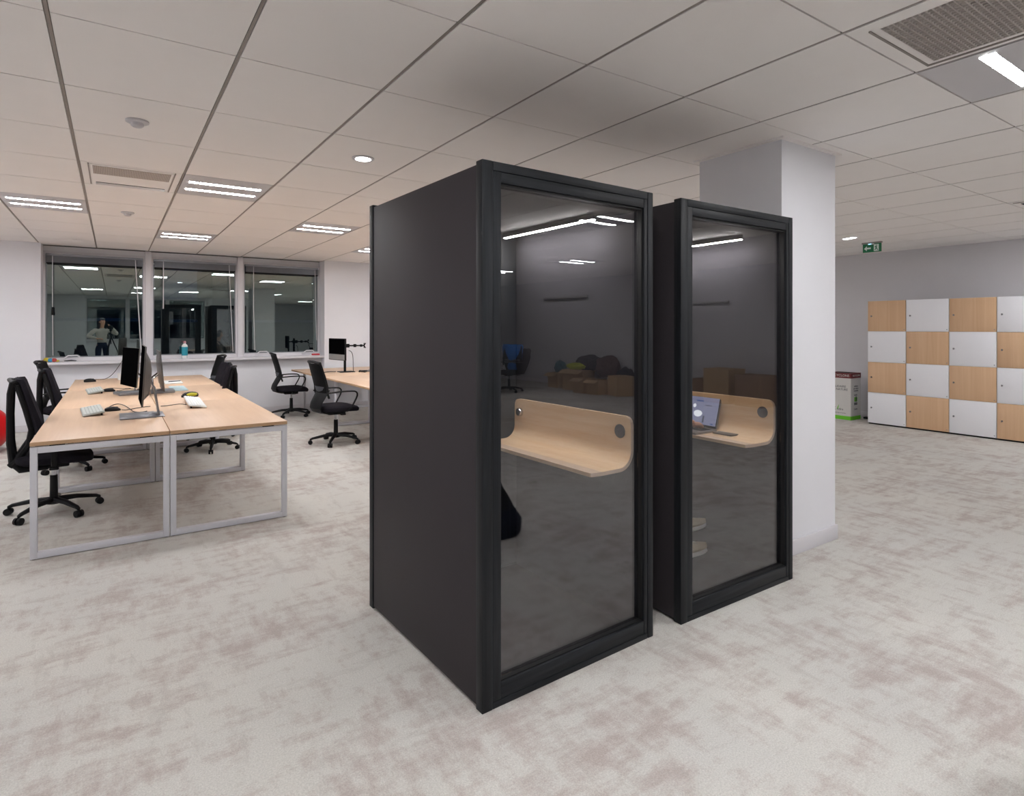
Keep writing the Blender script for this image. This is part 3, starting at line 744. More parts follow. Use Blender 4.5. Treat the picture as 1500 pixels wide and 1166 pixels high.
for k in range(3):
    a = math.radians(270+120*k); l = MB(); l.tube([(.03*math.cos(a), .03*math.sin(a), 1.12), (.24*math.cos(a), .24*math.sin(a), .55), (.44*math.cos(a), .44*math.sin(a), .01)], [.017, .014, .010]); l.build('leg', 'black_plastic', t)
t2 = thing('camera', 'small black camera mounted on the tripod mirrored in the left window', 'camera', t.location+Vector((0, 0, 1.421)), -YAW)
bx('body', (-.07, -.04, 0), (.07, .02, .095), 'black_plastic', t2, .01)
MB().lathe([(.0, 0), (.034, 0), (.036, .03), (.032, .05), (0, .05)], 24, Matrix.Translation((0, .02, .05))@Matrix.Rotation(-PI/2, 4, 'X')).build('lens', 'black_plastic', t2)
bx('viewfinder', (-.025, -.045, .095), (.025, .015, .12), 'black_plastic', t2, .006)

# ------------------------------------------------------------------ desks
DZ = .749
def desk_bench(xa, xm, xb, ys, labels, group, inset=0.):
    """pairs of back-to-back desks; each desk is a thing with top and two loop frames"""
    i = 0
    for y0, y1 in zip(ys, ys[1:]):
        for x0, x1 in ((xa, xm), (xm, xb)):
            t = thing('desk', labels[i], 'desk', (x0, y0, 0), 0, group); i += 1
            w, L = x1-x0, y1-y0; g_ = .0025
            m = MB(); m.box((g_, .0015, DZ-.025), (w-g_, L-.0015, DZ), .0015)
            o = m.build('desk_top', ['beech', 'beech_edge'], t)
            for p in o.data.polygons:
                if abs(p.normal.z) < .5: p.material_index = 1
            e = inset if x0 == xa else 0.
            for yy in (.004, L-.044):
                f = MB(); q = .040
                f.box((g_+e, yy, 0.004), (q+e, yy+q, DZ-.033), .002); f.box((w-q, yy, 0.004), (w-g_, yy+q, DZ-.033), .002)
                f.box((q+e, yy, .004), (w-q, yy+q, .044), .002); f.box((q+e, yy, DZ-.073), (w-q, yy+q, DZ-.033), .002)
                fr = f.build('loop_frame', 'white_metal', t)
                for k in range(2):
                    bx('spacer', (.10+e+k*(w-.28-e), yy+.004, DZ-.033), (.18+e+k*(w-.28-e), yy+q-.004, DZ-.025), 'black_plastic', fr)
                    gx_ = (.022+e, w-.022)[k]; MB().cyl((gx_, yy+.02, 0), (gx_, yy+.02, .004), .012).build('glide', 'black_plastic', fr)
            for k in range(2): bx('beam', ((.12+e, w-.15)[k], .045, DZ-.060), ((.15+e, w-.12)[k], L-.045, DZ-.028), 'white_metal', t)
desk_bench(-.442, .331, 1.128, (4.80, 6.63, 8.42, 10.2),
           ['nearest beech desk on the left side of the left bank, with edge-on computer', 'nearest beech desk on the right side of the left bank, with white keyboard',
            'middle beech desk on the left side of the left bank, behind the first monitor', 'middle beech desk on the right side of the left bank, with chair legs under it',
            'furthest beech desk on the left side of the left bank, under the windows', 'furthest beech desk on the right side of the left bank, under the windows'], 'desks of the left bank')
desk_bench(2.55, 3.32, 4.09, (5.2, 7.0, 8.8, 10.6),
           ['beech desk of the far bank hidden behind the near booth, chair side', 'beech desk of the far bank hidden behind the near booth, far side',
            'beech desk of the far bank beside the nearer mesh chair', 'beech desk of the far bank behind the booth, middle of the far side',
            'beech desk of the far bank by the wall, carrying a dark monitor', 'beech desk of the far bank by the wall, behind the booth on the far side'], 'desks of the far bank', .2)

# studio style desktop computers
def studio(label, x, y, rz, tilt, zlow, w=.637, h=.438, group='all-in-one computers on the desks', ribbon=False):
    """local +x is the viewing side"""
    t = thing('desktop_computer', label, 'computer', (x, y, DZ), rz, group)
    if ribbon: bx('base', (-.09, -.20, .001), (.16, .16, .012), 'grey_metal', t, .003)
    else: bx('base', (-.10, -.125, .002), (.13, .125, .032), 'grey_metal', t, .004)
    T = Matrix.Translation((.02, 0, zlow))@Matrix.Rotation(-tilt, 4, 'Y')
    q_ = .022 if ribbon else 0.
    m = MB(); m.box((-.012, -w/2, 0), (.0, w/2, h), .003, T)
    m.rings([[T@Vector((-.012, u, v+h*.5)) for u, v in rrect(w*.86, h*.84, .05)], [T@Vector((-.028-q_, u, v+h*.46)) for u, v in rrect(w*.6, h*.6, .05)], [T@Vector((-.034-q_*1.4, u, v+h*.44)) for u, v in rrect(w*.35, h*.35, .05)]])
    sc = m.build('screen_housing', 'monitor_back', t)
    m = MB(); m.box((.0, -w/2+.002, .002), (.0012, w/2-.002, h-.002), 0, T); m.build('display', 'screen', sc, 0)
    if ribbon:
        MB().rings([[Vector((x, yy, z)) for x, z, yy in ((a, c, -.1), (a+.012, c, -.1), (a+.012, c, .1), (a, c, .1))] for a, c in ((-.05, .30), (-.085, .24), (-.105, .10), (-.118, .012))]).build('arm', 'grey_metal', t)
        bx('rear_foot', (-.15, -.19, .001), (-.0901, .13, .008), 'grey_metal', t, .002)
        return t
    for s_ in (-1, 1):
        p0 = T@Vector((-.03, s_*.10, h*.42)); a = MB()
        a.tube([p0, (p0.x-.06, s_*.105, (p0.z+.05)*.62), (-.075, s_*.105, .03)], .009, 8); a.build('arm', 'chrome', t)
    return t
studio('all-in-one computer nearest the camera on the left bank, seen edge-on', .20, 5.72, PI, math.radians(3), .11, .64, .47, ribbon=True)
studio('all-in-one computer behind the first one, black screen turned to the camera', .15, 7.66, PI+math.radians(13), math.radians(4), .09, .60, .42)
studio('all-in-one computer on the right desk row, standing low beside a pale blue sheet', .44, 7.68, 0, math.radians(5), .035)

def keyboard(label, x, y, rz, white=False, w=.56, d=.15, lift=.03):
    t = thing('keyboard', label, 'keyboard', (x, y, DZ+.001), rz, 'keyboards')
    T = Matrix.Rotation(-math.atan2(lift-.006, d), 4, 'Y')      # back (+x) raised
    MB().box((0, -w/2, .0), (d, w/2, .012), .003, T).build('case', 'key_white' if white else 'key_grey', t)
    b = MB()
    for i in range(6):
        for k in range(16): b.box((.010+i*.0222, -w/2+.012+k*(w-.024)/16, .012), (.028+i*.0222, -w/2+.012+(k+.85)*(w-.024)/16, .0175), 0, T)
    b.build('keys', 'keycap_w' if white else 'keycap', t, 0)
    for s_ in (-1, 1): bx('foot', (d-.03, s_*(w/2-.05)-.01, 0), (d-.015, s_*(w/2-.05)+.01, lift-.010), 'black_plastic', t)
keyboard('grey keyboard nearest the camera, in front of the edge-on computer', -.225, 6.20, math.radians(4))
keyboard('grey keyboard behind the nearest one, by the black turned screen', -.25, 8.16, math.radians(4))
keyboard('white keyboard on the right desk row with a mouse behind it', .715, 6.38, PI-math.radians(2), True, .80, .145, .03)
def mouse(label, x, y, rz, yellow=False, k=1.):
    t = thing('mouse', label, 'mouse', (x, y, DZ+.001), rz, 'computer mice')
    prof = lambda f: [(.034*f, 0), (.036*f, .012), (.028*f, .028), (.012*f, .036)]
    m = MB(); rg = []
    for z, f in ((0, 1), (.012, 1.03), (.024, .9), (.033, .62), (.037, .25)):
        rg.append([Vector((.058*f*math.cos(a)*k-(.006 if z > .02 else 0), .033*f*math.sin(a)*k, z*k)) for a in [2*PI*i/18 for i in range(18)]])
    m.rings(rg).build('shell', 'black_plastic', t)
    m = MB(); m.cyl((.03*k, -.004, .026*k), (.03*k, .004, .026*k), .009*k, None, 12); m.build('wheel', 'arm_pad', t)
    if yellow: MB().ball((-.005, .022*k, .018*k), (.04*k, .016*k, .014*k), 2).build('side_grip', 'yellow', t)
mouse('black mouse beside the nearest grey keyboard', -.005, 6.22, 0)
mouse('black mouse beside the second grey keyboard', -.04, 8.12, 0)
mouse('large black and yellow mouse behind the white keyboard', .665, 7.02, math.radians(200), True, 1.45)
mouse('black mouse at the far end of the left desk row', -.26, 9.70, math.radians(20), False, 1.2)
def cable(name, label, pts, r=.0035, mat='cable', cat='cable'): return tag(MB().tube(pts, r, 6).build(name, mat), label, cat)
cable('cable', 'black cable looping from the nearest keyboard to the edge-on computer', bez((-.03, 6.50, DZ+.006), (.04, 7.0, DZ+.006), (.1, 6.5, DZ+.006), (.14, 6.05, DZ+.006), 14)+bez((.14, 6.05, DZ+.006), (.17, 5.9, DZ+.006), (.2, 5.95, DZ+.006), (.24, 6.0, DZ+.006), 6)[1:])
cable('cable', 'short dark cable from the nearest mouse towards the edge-on computer', bez((.06, 6.22, DZ+.006), (.1, 6.1, DZ+.006), (.14, 6.3, DZ+.006), (.28, 6.35, DZ+.006)))
cable('cable', 'dark cable from the second keyboard to the turned black screen', bez((-.07, 8.45, DZ+.006), (.0, 8.6, DZ+.006), (.05, 8.3, DZ+.006), (.17, 8.35, DZ+.006)))
cable('cable', 'dark cable from the second mouse to the turned black screen', bez((.03, 8.12, DZ+.006), (.08, 8.0, DZ+.006), (.1, 8.5, DZ+.006), (.2, 8.2, DZ+.006)))
cable('cable', 'thin grey cable running left from the white keyboard', bez((.565, 6.3, DZ+.006), (.5, 6.5, DZ+.006), (.45, 6.25, DZ+.006), (.36, 6.3, DZ+.006)))
cable('cable', 'black cable rising from the far mouse to the back of the turned screen', bez((-.20, 9.70, DZ+.03), (-.05, 9.5, DZ+.02), (.0, 9.2, DZ+.1), (.13, 8.4, DZ+.42), 14))
t = thing('trackball', 'small grey trackball behind the low-standing computer', 'trackball', (.27, 8.05, DZ+.001))
MB().lathe([(0, 0), (.05, 0), (.052, .012), (.035, .024), (0, .024)]).build('base', 'cable', t); MB().ball((0, 0, .035), .03, 2).build('ball', 'grey_metal', t)
t = thing('notebook', 'pale blue printed sheet lying right of the low-standing computer', 'paper', (.56, 7.75, DZ+.0005))
bx('page', (0, 0, 0), (.16, .62, .006), 'screen_blue', t)
b = MB()
for k in range(7): b.box((.03, .06+k*.075, .006), (.12-.02*(k % 3), .075+k*.075, .0066))
b.build('print', 'key_grey', t, 0)
t = tag(MB().box((0, 0, 0), (.2, .45, .012), .003).build('tablet', 'key_white'), 'white slab with a black pen, behind the pale blue sheet', 'tablet'); t.location = (.55, 8.75, DZ+.001)
pn = MB().cyl((.05, .2, .017), (.19, .24, .017), .005).build('pen', 'black_plastic', t)
t = thing('mug', 'small cream mug at the far end of the left desk row', 'mug', (.085, 9.85, DZ+.001))
MB().lathe([(0, 0), (.035, 0), (.038, .04), (.04, .095), (.036, .095), (.033, .01), (0, .01)]).build('cup', 'paper', t)
MB().tube([(.037, 0, .075), (.065, 0, .07), (.065, 0, .03), (.036, 0, .025)], .006).build('handle', 'paper', t)

# far bank: monitor on a twin arm
t = thing('monitor_mount', 'black pole with an empty mounting bracket reaching right on the far desk', 'monitor arm', (3.13, 9.50, DZ))
b = MB(); b.box((-.10, -.10, 0), (.14, .10, .012), .004); b.build('foot', 'black_plastic', t)
MB().cyl((0, 0, .01), (0, 0, .50), .02).build('pole', 'black_plastic', t)
b = MB(); b.box((-.028, -.03, .40), (.03, .03, .46), .006); b.cyl((.03, 0, .43), (.16, -.02, .43), .012); b.cyl((.05, 0, .40), (.05, 0, .46), .026); b.cyl((.16, -.02, .405), (.16, -.02, .455), .024); b.build('arm', 'black_plastic', t)
b = MB(); b.cyl((.16, -.02, .43), (.30, -.06, .43), .011); b.cyl((.255, -.05, .41), (.255, -.05, .45), .02)
for a in (45, 135, 225, 315): b.cyl((.30, -.06, .43), (.315, -.06+.05*math.cos(math.radians(a)), .43+.055*math.sin(math.radians(a))), .009, .007, 8)
b.build('bracket', 'black_plastic', t)
MB().cyl((-.10, 0, .43), (0, 0, .43), .012).build('arm', 'black_plastic', t)
t = thing('monitor', 'dark monitor on the pole of the far desk, seen obliquely', 'monitor', (3.015, 9.48, 1.0), math.radians(188))
bx('housing', (.0, -.29, -.05), (.03, .29, .30), 'black_plastic', t, .006); bx('display', (.03, -.28, .05), (.0315, .28, .29), 'screen', t); bx('chin', (.03, -.28, -.04), (.0315, .28, .045), 'cable_w', t)
cable('cable', 'black cable bundle lying at the foot of the far monitor pole', [(3.30, 9.3, DZ+.013), (3.34, 9.42, DZ+.02), (3.42, 9.30, DZ+.013), (3.36, 9.2, DZ+.013), (3.31, 9.3, DZ+.022), (3.44, 9.45, DZ+.013), (3.55, 9.3, DZ+.013)], .012)
cable('cable', 'black cable hanging beside the far monitor pole', bez((3.18, 9.46, 1.1), (3.26, 9.4, 1.1), (3.22, 9.4, .9), (3.24, 9.4, DZ+.008)), .005)
cable('cable', 'flat dark cable stretched left of the far monitor foot', [(2.78, 9.55, DZ+.006), (2.9, 9.62, DZ+.008), (3.02, 9.62, DZ+.006)], .006)
t = tag(MB().tube(bez((3.45, 9.3, DZ+.02), (3.55, 9.5, DZ+.02), (3.6, 9.2, DZ+.05), (3.48, 9.2, DZ+.02)), .018, 8).build('cable', 'cable_w'), 'grey coiled cable beside the black bundle on the far desk', 'cable')

# ------------------------------------------------------------------ office chairs (facing local +x)
def star_base(t, rot0=0.):
    MB().cyl((0, 0, .075), (0, 0, .12), .05, .04, 20).build('hub', 'black_plastic', t)
    MB().cyl((0, 0, .10), (0, 0, .30), .028, .025, 16).build('column_sleeve', 'black_plastic', t)
    MB().cyl((0, 0, .30), (0, 0, .40), .016, .016, 14).build('gas_lift', 'chrome', t)
    for k in range(5):
        a = rot0+2*PI*k/5; c, s_ = math.cos(a), math.sin(a)
        l = MB(); l.tube([(.03*c, .03*s_, .105), (.15*c, .15*s_, .10), (.285*c, .285*s_, .075), (.31*c, .31*s_, .064)], [.028, .024, .018, .014], 8, .8)
        lg = l.build('leg', 'black_plastic', t)
        w = MB(); tx, ty = -s_, c
        for o in (-1, 1): w.cyl((.31*c+tx*o*.006, .31*s_+ty*o*.006, .028), (.31*c+tx*o*.026, .31*s_+ty*o*.026, .028), .028, .026, 14)
        w.cyl((.31*c, .31*s_, .028), (.31*c, .31*s_, .07), .008)
        w.build('caster', 'black_plastic', lg)
def slab(b, levels, ny=12, curve=.04):
    """panel lofted upwards: (x, z, half width, thickness)"""
    rg = []
    for x, z, hw, th in levels:
        r = []
        for i in range(ny+1):
            y = -1+2*i/ny; r.append(Vector((x+th/2+curve*y*y, y*hw, z)))
        for i in range(ny, -1, -1):
            y = -1+2*i/ny; r.append(Vector((x-th/2*math.sqrt(max(0.1, 1-y**4))+curve*y*y, y*hw, z)))
        rg.append(r)
    return b.rings(rg)
def seat_mesh(t, z=.455):
    rg = []
    for dz, k in ((-.03, .9), (-.02, .97), (0, 1.), (.022, .99), (.036, .92), (.042, .75), (.044, .3)):
        r = []
        for i in range(28):
            a = 2*PI*i/28; ca, sa = math.cos(a), math.sin(a)
            x = .25*k*math.copysign(abs(ca)**.55, ca); y = .25*k*math.copysign(abs(sa)**.55, sa)
            r.append(Vector((x+.01, y, z+dz-(.03*max(0, x/.25)**3))))
        rg.append(r)
    MB().rings(rg).build('seat', 'chair_fabric', t)
    bx('mechanism', (-.12, -.08, z-.085), (.10, .08, z-.031), 'black_plastic', t, .012)
    b = MB(); b.cyl((.0, -.08, z-.055), (.0, -.22, z-.06), .008); b.box((-.03, -.26, z-.07), (.03, -.21, z-.052), .006); b.build('lever', 'black_plastic', t)
def make_mesh_chair():
    t = empty('office_chair'); star_base(t, .35); seat_mesh(t)
    b = MB(); slab(b, [(-.222, .66, .205, .012), (-.235, .74, .215, .012), (-.262, .85, .215, .012), (-.295, .96, .205, .012), (-.315, 1.03, .19, .014)], 12, .045)
    b.build('backrest', 'chair_mesh', t)
    b = MB()
    for s_ in (-1, 1):
        b.tube([(-.17, s_*.215, .60), (-.19+.0, s_*.218, .66), (-.192, s_*.226, .74), (-.22, s_*.226, .85), (-.252, s_*.216, .96), (-.275, s_*.20, 1.035)], [.017, .015, .013, .012, .012, .014], 8, .8)
    b.tube([(-.275, -.20, 1.035), (-.315, -.10, 1.05), (-.328, 0, 1.053), (-.315, .10, 1.05), (-.275, .20, 1.035)], .017, 8)
    b.build('back_frame', 'black_plastic', t)
    # curved lower shell under and behind the seat
    prof = [(-.20, .70, .21), (-.245, .62, .20), (-.29, .54, .19), (-.305, .48, .18), (-.28, .435, .16), (-.20, .405, .13), (-.10, .395, .10)]
    b = MB(); rg = []
    for x, z, hw in prof:
        r = [Vector((x+.045*(y*y), y*hw, z)) for y in [-1+i/5 for i in range(11)]]
        r += [Vector((x+.045*(y*y)-.010, y*hw, z-.010)) for y in [1-i/5 for i in range(11)]]
        rg.append(r)
    b.rings(rg).build('back_shell', 'black_plastic', t)
    b = MB(); slab(b, [(-.214, .655, .185, .02), (-.228, .70, .19, .022), (-.24, .74, .19, .02)], 10, .045); b.build('lumbar_support', 'chair_lumbar', t)
    for s_ in (-1, 1):
        b = MB(); y = s_*.262
        b.tube([(-.20, s_*.225, .665)]+bez((-.16, y, .672), (-.05, y, .68), (.05, y, .685), (.14, y, .675), 6)+bez((.14, y, .675), (.20, y, .66), (.175, y, .60), (.15, y, .56), 6)[1:]+[(.10, y, .47), (.06, s_*.24, .432), (.02, s_*.15, .425)], .014, 8, .7)
        b.build('armrest', 'black_plastic', t)
    return t
def make_task_chair():
    t = empty('office_chair'); star_base(t, .2); seat_mesh(t)
    b = MB(); slab(b, [(-.16, .55, .20, .045), (-.165, .60, .215, .055), (-.20, .75, .215, .05), (-.25, .92, .205, .045), (-.29, 1.06, .19, .04), (-.295, 1.085, .17, .025)], 12, .035)
    o = b.build('backrest', 'chair_fabric', t); o.data.transform(Matrix.Translation((.065, 0, 0)))
    b = MB()
    for s_ in (-1, 1):
        b.tube([(-.285, s_*.16, 1.07), (-.31, s_*.165, 1.06), (-.325, s_*.15, .98), (-.330, s_*.115, .80), (-.328, s_*.095, .60), (-.312, s_*.085, .44), (-.27, s_*.08, .385), (-.10, s_*.07, .385)], [.014, .018, .018, .018, .02, .022, .022, .02], 8, 1.2)
        b.tube([(-.285, s_*.17, 1.04), (-.235, s_*.175, .86), (-.20, s_*.165, .70), (-.215, s_*.14, .58), (-.28, s_*.10, .47), (-.33, s_*.09, .42)], [.015, .017, .017, .02, .022, .02], 8, 1.2)
    b.tube([(-.31, -.165, 1.06), (-.335, 0, 1.075), (-.31, .165, 1.06)], .016, 8)
    o = b.build('back_frame', 'black_plastic', t); o.data.transform(Matrix.Translation((.065, 0, 0)))
    for s_ in (-1, 1):
        y = s_*.275
        b = MB(); b.tube([(.0, s_*.18, .415), (.0, s_*.25, .42), (.0, y, .47), (.0, y, .64)], [.016, .018, .02, .018], 8, .7)
        a = b.build('armrest', 'black_plastic', t)
        bx('arm_pad', (-.12, y-.04, .645), (.12, y+.04, .668), 'arm_pad', a, .01)
    return t
mc, tc = make_mesh_chair(), make_task_chair(); used = set()
def place(kind, x, y, rz, label, s=1.):
    src = {'m': mc, 't': tc}[kind]
    o = src if kind not in used else copy_tree(src); used.add(kind)
    o.location = (x, y, 0); o.rotation_euler = (0, 0, rz); o.scale = (s, s, s)
    tag(o, label, 'office chair', 'black office chairs')
place('t', -.395, 5.96, math.radians(4), 'black upholstered office chair nearest the camera at the left picture edge')
place('t', -.37, 7.72, math.radians(2), 'black upholstered office chair second from camera on the left of the desks', .97)
place('m', -.47, 9.30, math.radians(-8), 'black mesh office chair furthest along the left side of the desks')
place('t', 1.00, 7.95, PI+math.radians(-5), 'black upholstered office chair right of the desks, its star legs visible under them', .93)
place('t', 1.08, 8.85, PI+math.radians(3), 'black upholstered office chair in the middle of three right of the desks', .92)
place('m', 1.08, 9.86, PI+math.radians(6), 'black mesh office chair furthest of three right of the desks, below the middle window')
place('m', 2.36, 7.52, math.radians(4), 'black mesh office chair standing free in the aisle beside the near booth')
place('m', 2.46, 10.22, math.radians(-4), 'black mesh office chair at the far bank below the rightmost window')
place('m', 8.15, -6.85, math.radians(150), 'black office chair hung with jackets, mirrored at the left edge of the booth glass')

# red exercise ball
o = MB().ball((0, 0, .28), .28, 4).build('exercise_ball', 'ballred'); tag(o, 'red exercise ball cut off by the left picture edge', 'ball'); o.location = (-1.29, 9.2, 0)
for p in o.data.polygons: p.use_smooth = True

# ------------------------------------------------------------------ things on the window sill
SZ = ZS+.0005
t = thing('spray_bottle', 'white and teal cleaning bottle on the sill of the middle window', 'bottle', (.962, 10.95, SZ))
MB().lathe([(0, 0), (.042, 0), (.044, .02), (.044, .20), (.036, .225), (.018, .235), (.018, .25), (0, .25)]).build('bottle_body', 'paper', t)
MB().lathe([(.0445, .05), (.0450, .05), (.0450, .19), (.0445, .19)]).build('label_band', 'teal', t)
MB().lathe([(0, .25), (.02, .25), (.02, .275), (.012, .285), (0, .285)]).build('cap', 'pink', t)
o = tag(MB().lathe([(0, 0), (.026, 0), (.032, .07), (.029, .07), (.024, .006), (0, .006)]).build('paper_cup', 'paper'), 'small white cup on the sill of the middle window', 'cup'); o.location = (.585, 10.95, SZ)
t = thing('sweet_packet', 'multicoloured packet of sweets at the left end of the window sill', 'packet', (-.78, 10.92, SZ))
for k, (x, y, z, m) in enumerate(((0, 0, .02, 'candyy'), (.05, .02, .02, 'candyg'), (-.05, .02, .018, 'candyr'), (.09, 0, .016, 'candyy'), (.02, -.03, .03, 'candyb'), (-.03, -.02, .035, 'candyy'), (.06, -.03, .03, 'candyr'))):
    MB().ball((x, y, z), (.035, .03, z), 2).build('sweet', m, t)
o = tag(MB().tube([(-.60, 10.93, SZ+.012), (-.52, 10.96, SZ+.016), (-.46, 10.92, SZ+.012)], [.012, .02, .012], 8, .5).build('eyeglass_case', 'black_plastic'), 'small dark pouch beside the sweets on the window sill', 'case')
o = tag(MB().box((-.07, -.03, 0), (.07, .03, .03), .01).build('stapler', 'redthing'), 'small red object at the right end of the window sill', 'stationery'); o.location = (3.06, 10.93, SZ)

# ------------------------------------------------------------------ lockers
LY = [4.445, 3.917, 3.381, 2.847, 2.31]; LX0, LX1 = 9.60, 10.05; rows = [.022, .487, .951, 1.418, 1.88]
lname = ['locker column at the left end of the row, beside the recycling box', 'second locker column from the left end of the row', 'third locker column from the left end of the row', 'locker column cut off by the right picture edge']
for c in range(4):
    ya, yb = LY[c+1], LY[c]
    t = thing('locker_unit', lname[c], 'locker', (LX0, yb, 0), 0, 'checkered lockers')
    w = yb-ya; g_ = .002
    bx('body', (.02, -w+g_, .022), (LX1-LX0, -g_, 1.88), 'locker_white', t); bx('plinth', (.03, -w+g_, 0), (LX1-LX0-.02, -g_, .022), 'black_plastic', t)
    for r in range(4):
        wd = (r+c) % 2 == 1      # bottom-left door is white
        d = bx('door', (0, -w+g_+.002, rows[r]+.002), (.019, -g_-.002, rows[r+1]-.002), 'locker_wood' if wd else 'locker_white', t, .0015)
        d['label'] = 'beech locker door' if wd else 'white locker door'
        zc = (rows[r]+rows[r+1])/2; b = MB(); b.cyl((0, -.055, zc), (-.012, -.055, zc), .011, .009, 12); b.box((-.022, -.058, zc-.012), (-.012, -.052, zc+.012)); b.build('lock', 'steel', d)
        b = MB(); b.cyl((0, -w+.025, rows[r]+.03), (-.002, -w+.025, rows[r]+.03), .006, None, 10); b.build('hinge_cap', 'steel', d)

# cardboard recycling box
t = thing('recycling_box', 'white cardboard recycling box with dark red lid band and green foot, by the lockers', 'recycling box', (9.705, 4.745, 0))
bw, bd, bh = .31, .36, .745
bx('carton', (0, 0, .06), (bw, bd, .665), 'box_white', t); bx('foot_band', (-.0005, -.0005, 0), (bw+.0005, bd, .06), 'box_green', t)
lid = bx('lid_band', (-.003, -.003, .665), (bw+.003, bd+.003, bh), 'box_red', t); bx('opening', (.06, .06, bh), (bw-.06, bd-.06, bh+.001), 'dark_hole', lid)
F1 = lambda y, z: Matrix.Translation((-.0012, y, z))@Matrix.Rotation(-PI/2, 4, 'Z')@Matrix.Rotation(PI/2, 4, 'X')
F2 = lambda x, z: Matrix.Translation((x, -.0012, z))@Matrix.Rotation(PI/2, 4, 'X')
text_mesh('lettering', 'RECYCLONS', .052, 'box_white', lid, Matrix.Translation((-.003, 0, 0))@F1(.17, .705)); text_mesh('lettering', 'RECYCLONS', .040, 'box_white', lid, Matrix.Translation((0, -.003, 0))@F2(.165, .705))
text_mesh('lettering', 'SOLIDAIRE\nPAR NATURE', .048, 'ink', t, F1(.19, .505)); text_mesh('lettering', 'solidaire\npar nature\nensemble', .036, 'ink', t, F2(.16, .50))
text_mesh('logo', 'C', .075, 'ink', t, F1(.262, .17)); text_mesh('logo', 'edre', .052, 'ink', t, F1(.165, .163)); text_mesh('logo', 'Cedre', .045, 'ink', t, F2(.15, .17))
b = MB(); b.prism([(.222, .15), (.205, .20), (.185, .24), (.195, .18)], -.0018, -.0006, lambda u, v, w: (w, u, v)); b.build('logo_leaf', 'box_green', t, 0)
text_mesh('lettering', 'Recyclage de bureau', .022, 'ink', t, F1(.17, .105))
b = MB(); b.box((.11, -.0018, .29), (.20, 0, .36)); b.build('print_panel', 'box_green', t, 0)
b = MB(); b.box((.15, -.0026, .285), (.172, -.0018, .375)); b.prism([(.172, .295), (.172, .36), (.19, .33)], -.0026, -.0018, lambda u, v, w: (u, w, v))
for k in range(5): b.box((.105+k*.02, -.0018, .385), (.115+k*.02, 0, .40+.006*(k % 2))); b.box((.105+k*.02, -.0018, .235), (.118+k*.02, 0, .275))
b.build('print_figure', 'ink', t, 0)
o = tag(MB().box((0, 0, 0), (.08, .12, .035), .012).build('power_adapter', 'black_plastic'), 'small black adapter on the floor between recycling box and lockers', 'adapter'); o.location = (10.04, 4.60, 0)

# exit sign: luminous panel hung from the ceiling
t = thing('exit_sign', 'green emergency exit sign with arrow and running figure under the ceiling', 'exit sign', (8.95, 4.085, CEIL))
bx('bracket', (-.02, -.13, -.02), (.02, .13, 0), 'groove', t); bx('lamp_housing', (-.025, -.03, -.035), (.025, .05, -.02), 'fixture', t); bx('status_light', (-.027, .0, -.033), (-.0251, .035, -.024), 'exit_led', t)
pan = bx('sign_panel', (-.006, -.124, -.142), (.006, .122, -.022), 'exit_green', t)
S = lambda u, v, w: (w, .122-u, -.142+v)      # u from the left edge, v from the bottom
b = MB(); b.prism([(.018, .055), (.055, .09), (.055, .068), (.108, .068), (.108, .045), (.055, .045), (.055, .02)], -.0075, -.006, S); b.build('arrow', 'exit_white', pan, 0)
b = MB(); b.prism([(.148, .012), (.148, .108), (.215, .108), (.215, .012)], -.0070, -.006, S); b.build('door_symbol', 'exit_white', pan, 0)
b = MB()
for poly in ([(.178, .096), (.186, .10), (.192, .094), (.188, .086), (.180, .087)], [(.160, .075), (.176, .085), (.190, .078), (.185, .055), (.172, .056), (.174, .070), (.163, .066)],
             [(.172, .058), (.185, .055), (.178, .036), (.160, .025), (.157, .032), (.169, .042)], [(.180, .056), (.187, .056), (.196, .040), (.210, .024), (.203, .020), (.190, .034)]):
    b.prism(poly, -.0078, -.0070, S)
b.build('running_figure', 'exit_green', pan, 0)

# ------------------------------------------------------------------ what the booth glass mirrors: boxes and clothes by the east wall
def carton(label, x, y, w, d, h, rz, dark=False, flaps=True):
    t = thing('cardboard_box', label, 'cardboard box', (x, y, 0), rz, 'cardboard boxes along the wall'); m = 'card_dark' if dark else 'card'
    b = MB(); k = .006
    b.box((-w/2, -d/2, 0), (w/2, d/2, k)); b.box((-w/2, -d/2, k), (-w/2+k, d/2, h)); b.box((w/2-k, -d/2, k), (w/2, d/2, h)); b.box((-w/2+k, -d/2, k), (w/2-k, -d/2+k, h)); b.box((-w/2+k, d/2-k, k), (w/2-k, d/2, h))
    b.build('carton', m, t, 0)
    if flaps:
        for s_ in (-1, 1):
            T = Matrix.Translation((s_*w/2, 0, h))@Matrix.Rotation(s_*math.radians(115), 4, 'Y')
            MB().box((-.002, -d/2, 0), (.002, d/2, w*.42), 0, T).build('flap', m, t, 0)
    else: bx('lid', (-w/2, -d/2, h), (w/2, d/2, h+.006), m, t)
carton('open brown carton furthest left in the booth-glass reflection', 9.80, -6.95, .40, .40, .36, .1)
carton('wide open carton under the lime cloth, mirrored in the booth glass', 9.75, -6.22, .45, .62, .48, -.1)
carton('left one of two small open cartons mirrored in the booth glass', 9.42, -5.70, .36, .34, .33, .05)
carton('right one of two small open cartons mirrored in the booth glass', 9.42, -5.28, .36, .34, .32, -.05)
carton('closed tan carton mirrored near the right edge of the booth glass', 9.62, -4.78, .42, .42, .42, .35, False, False)
carton('closed brown carton standing behind, mirrored right of the tan one', 9.98, -3.98, .45, .42, .42, .1, True, False)
carton('tall closed carton mirrored above the shelf of the further booth', 9.95, -3.45, .5, .6, .66, .05, False, False)
carton('low closed carton mirrored at right above the further booth shelf', 9.95, -2.75, .5, .55, .58, -.05, True, False)
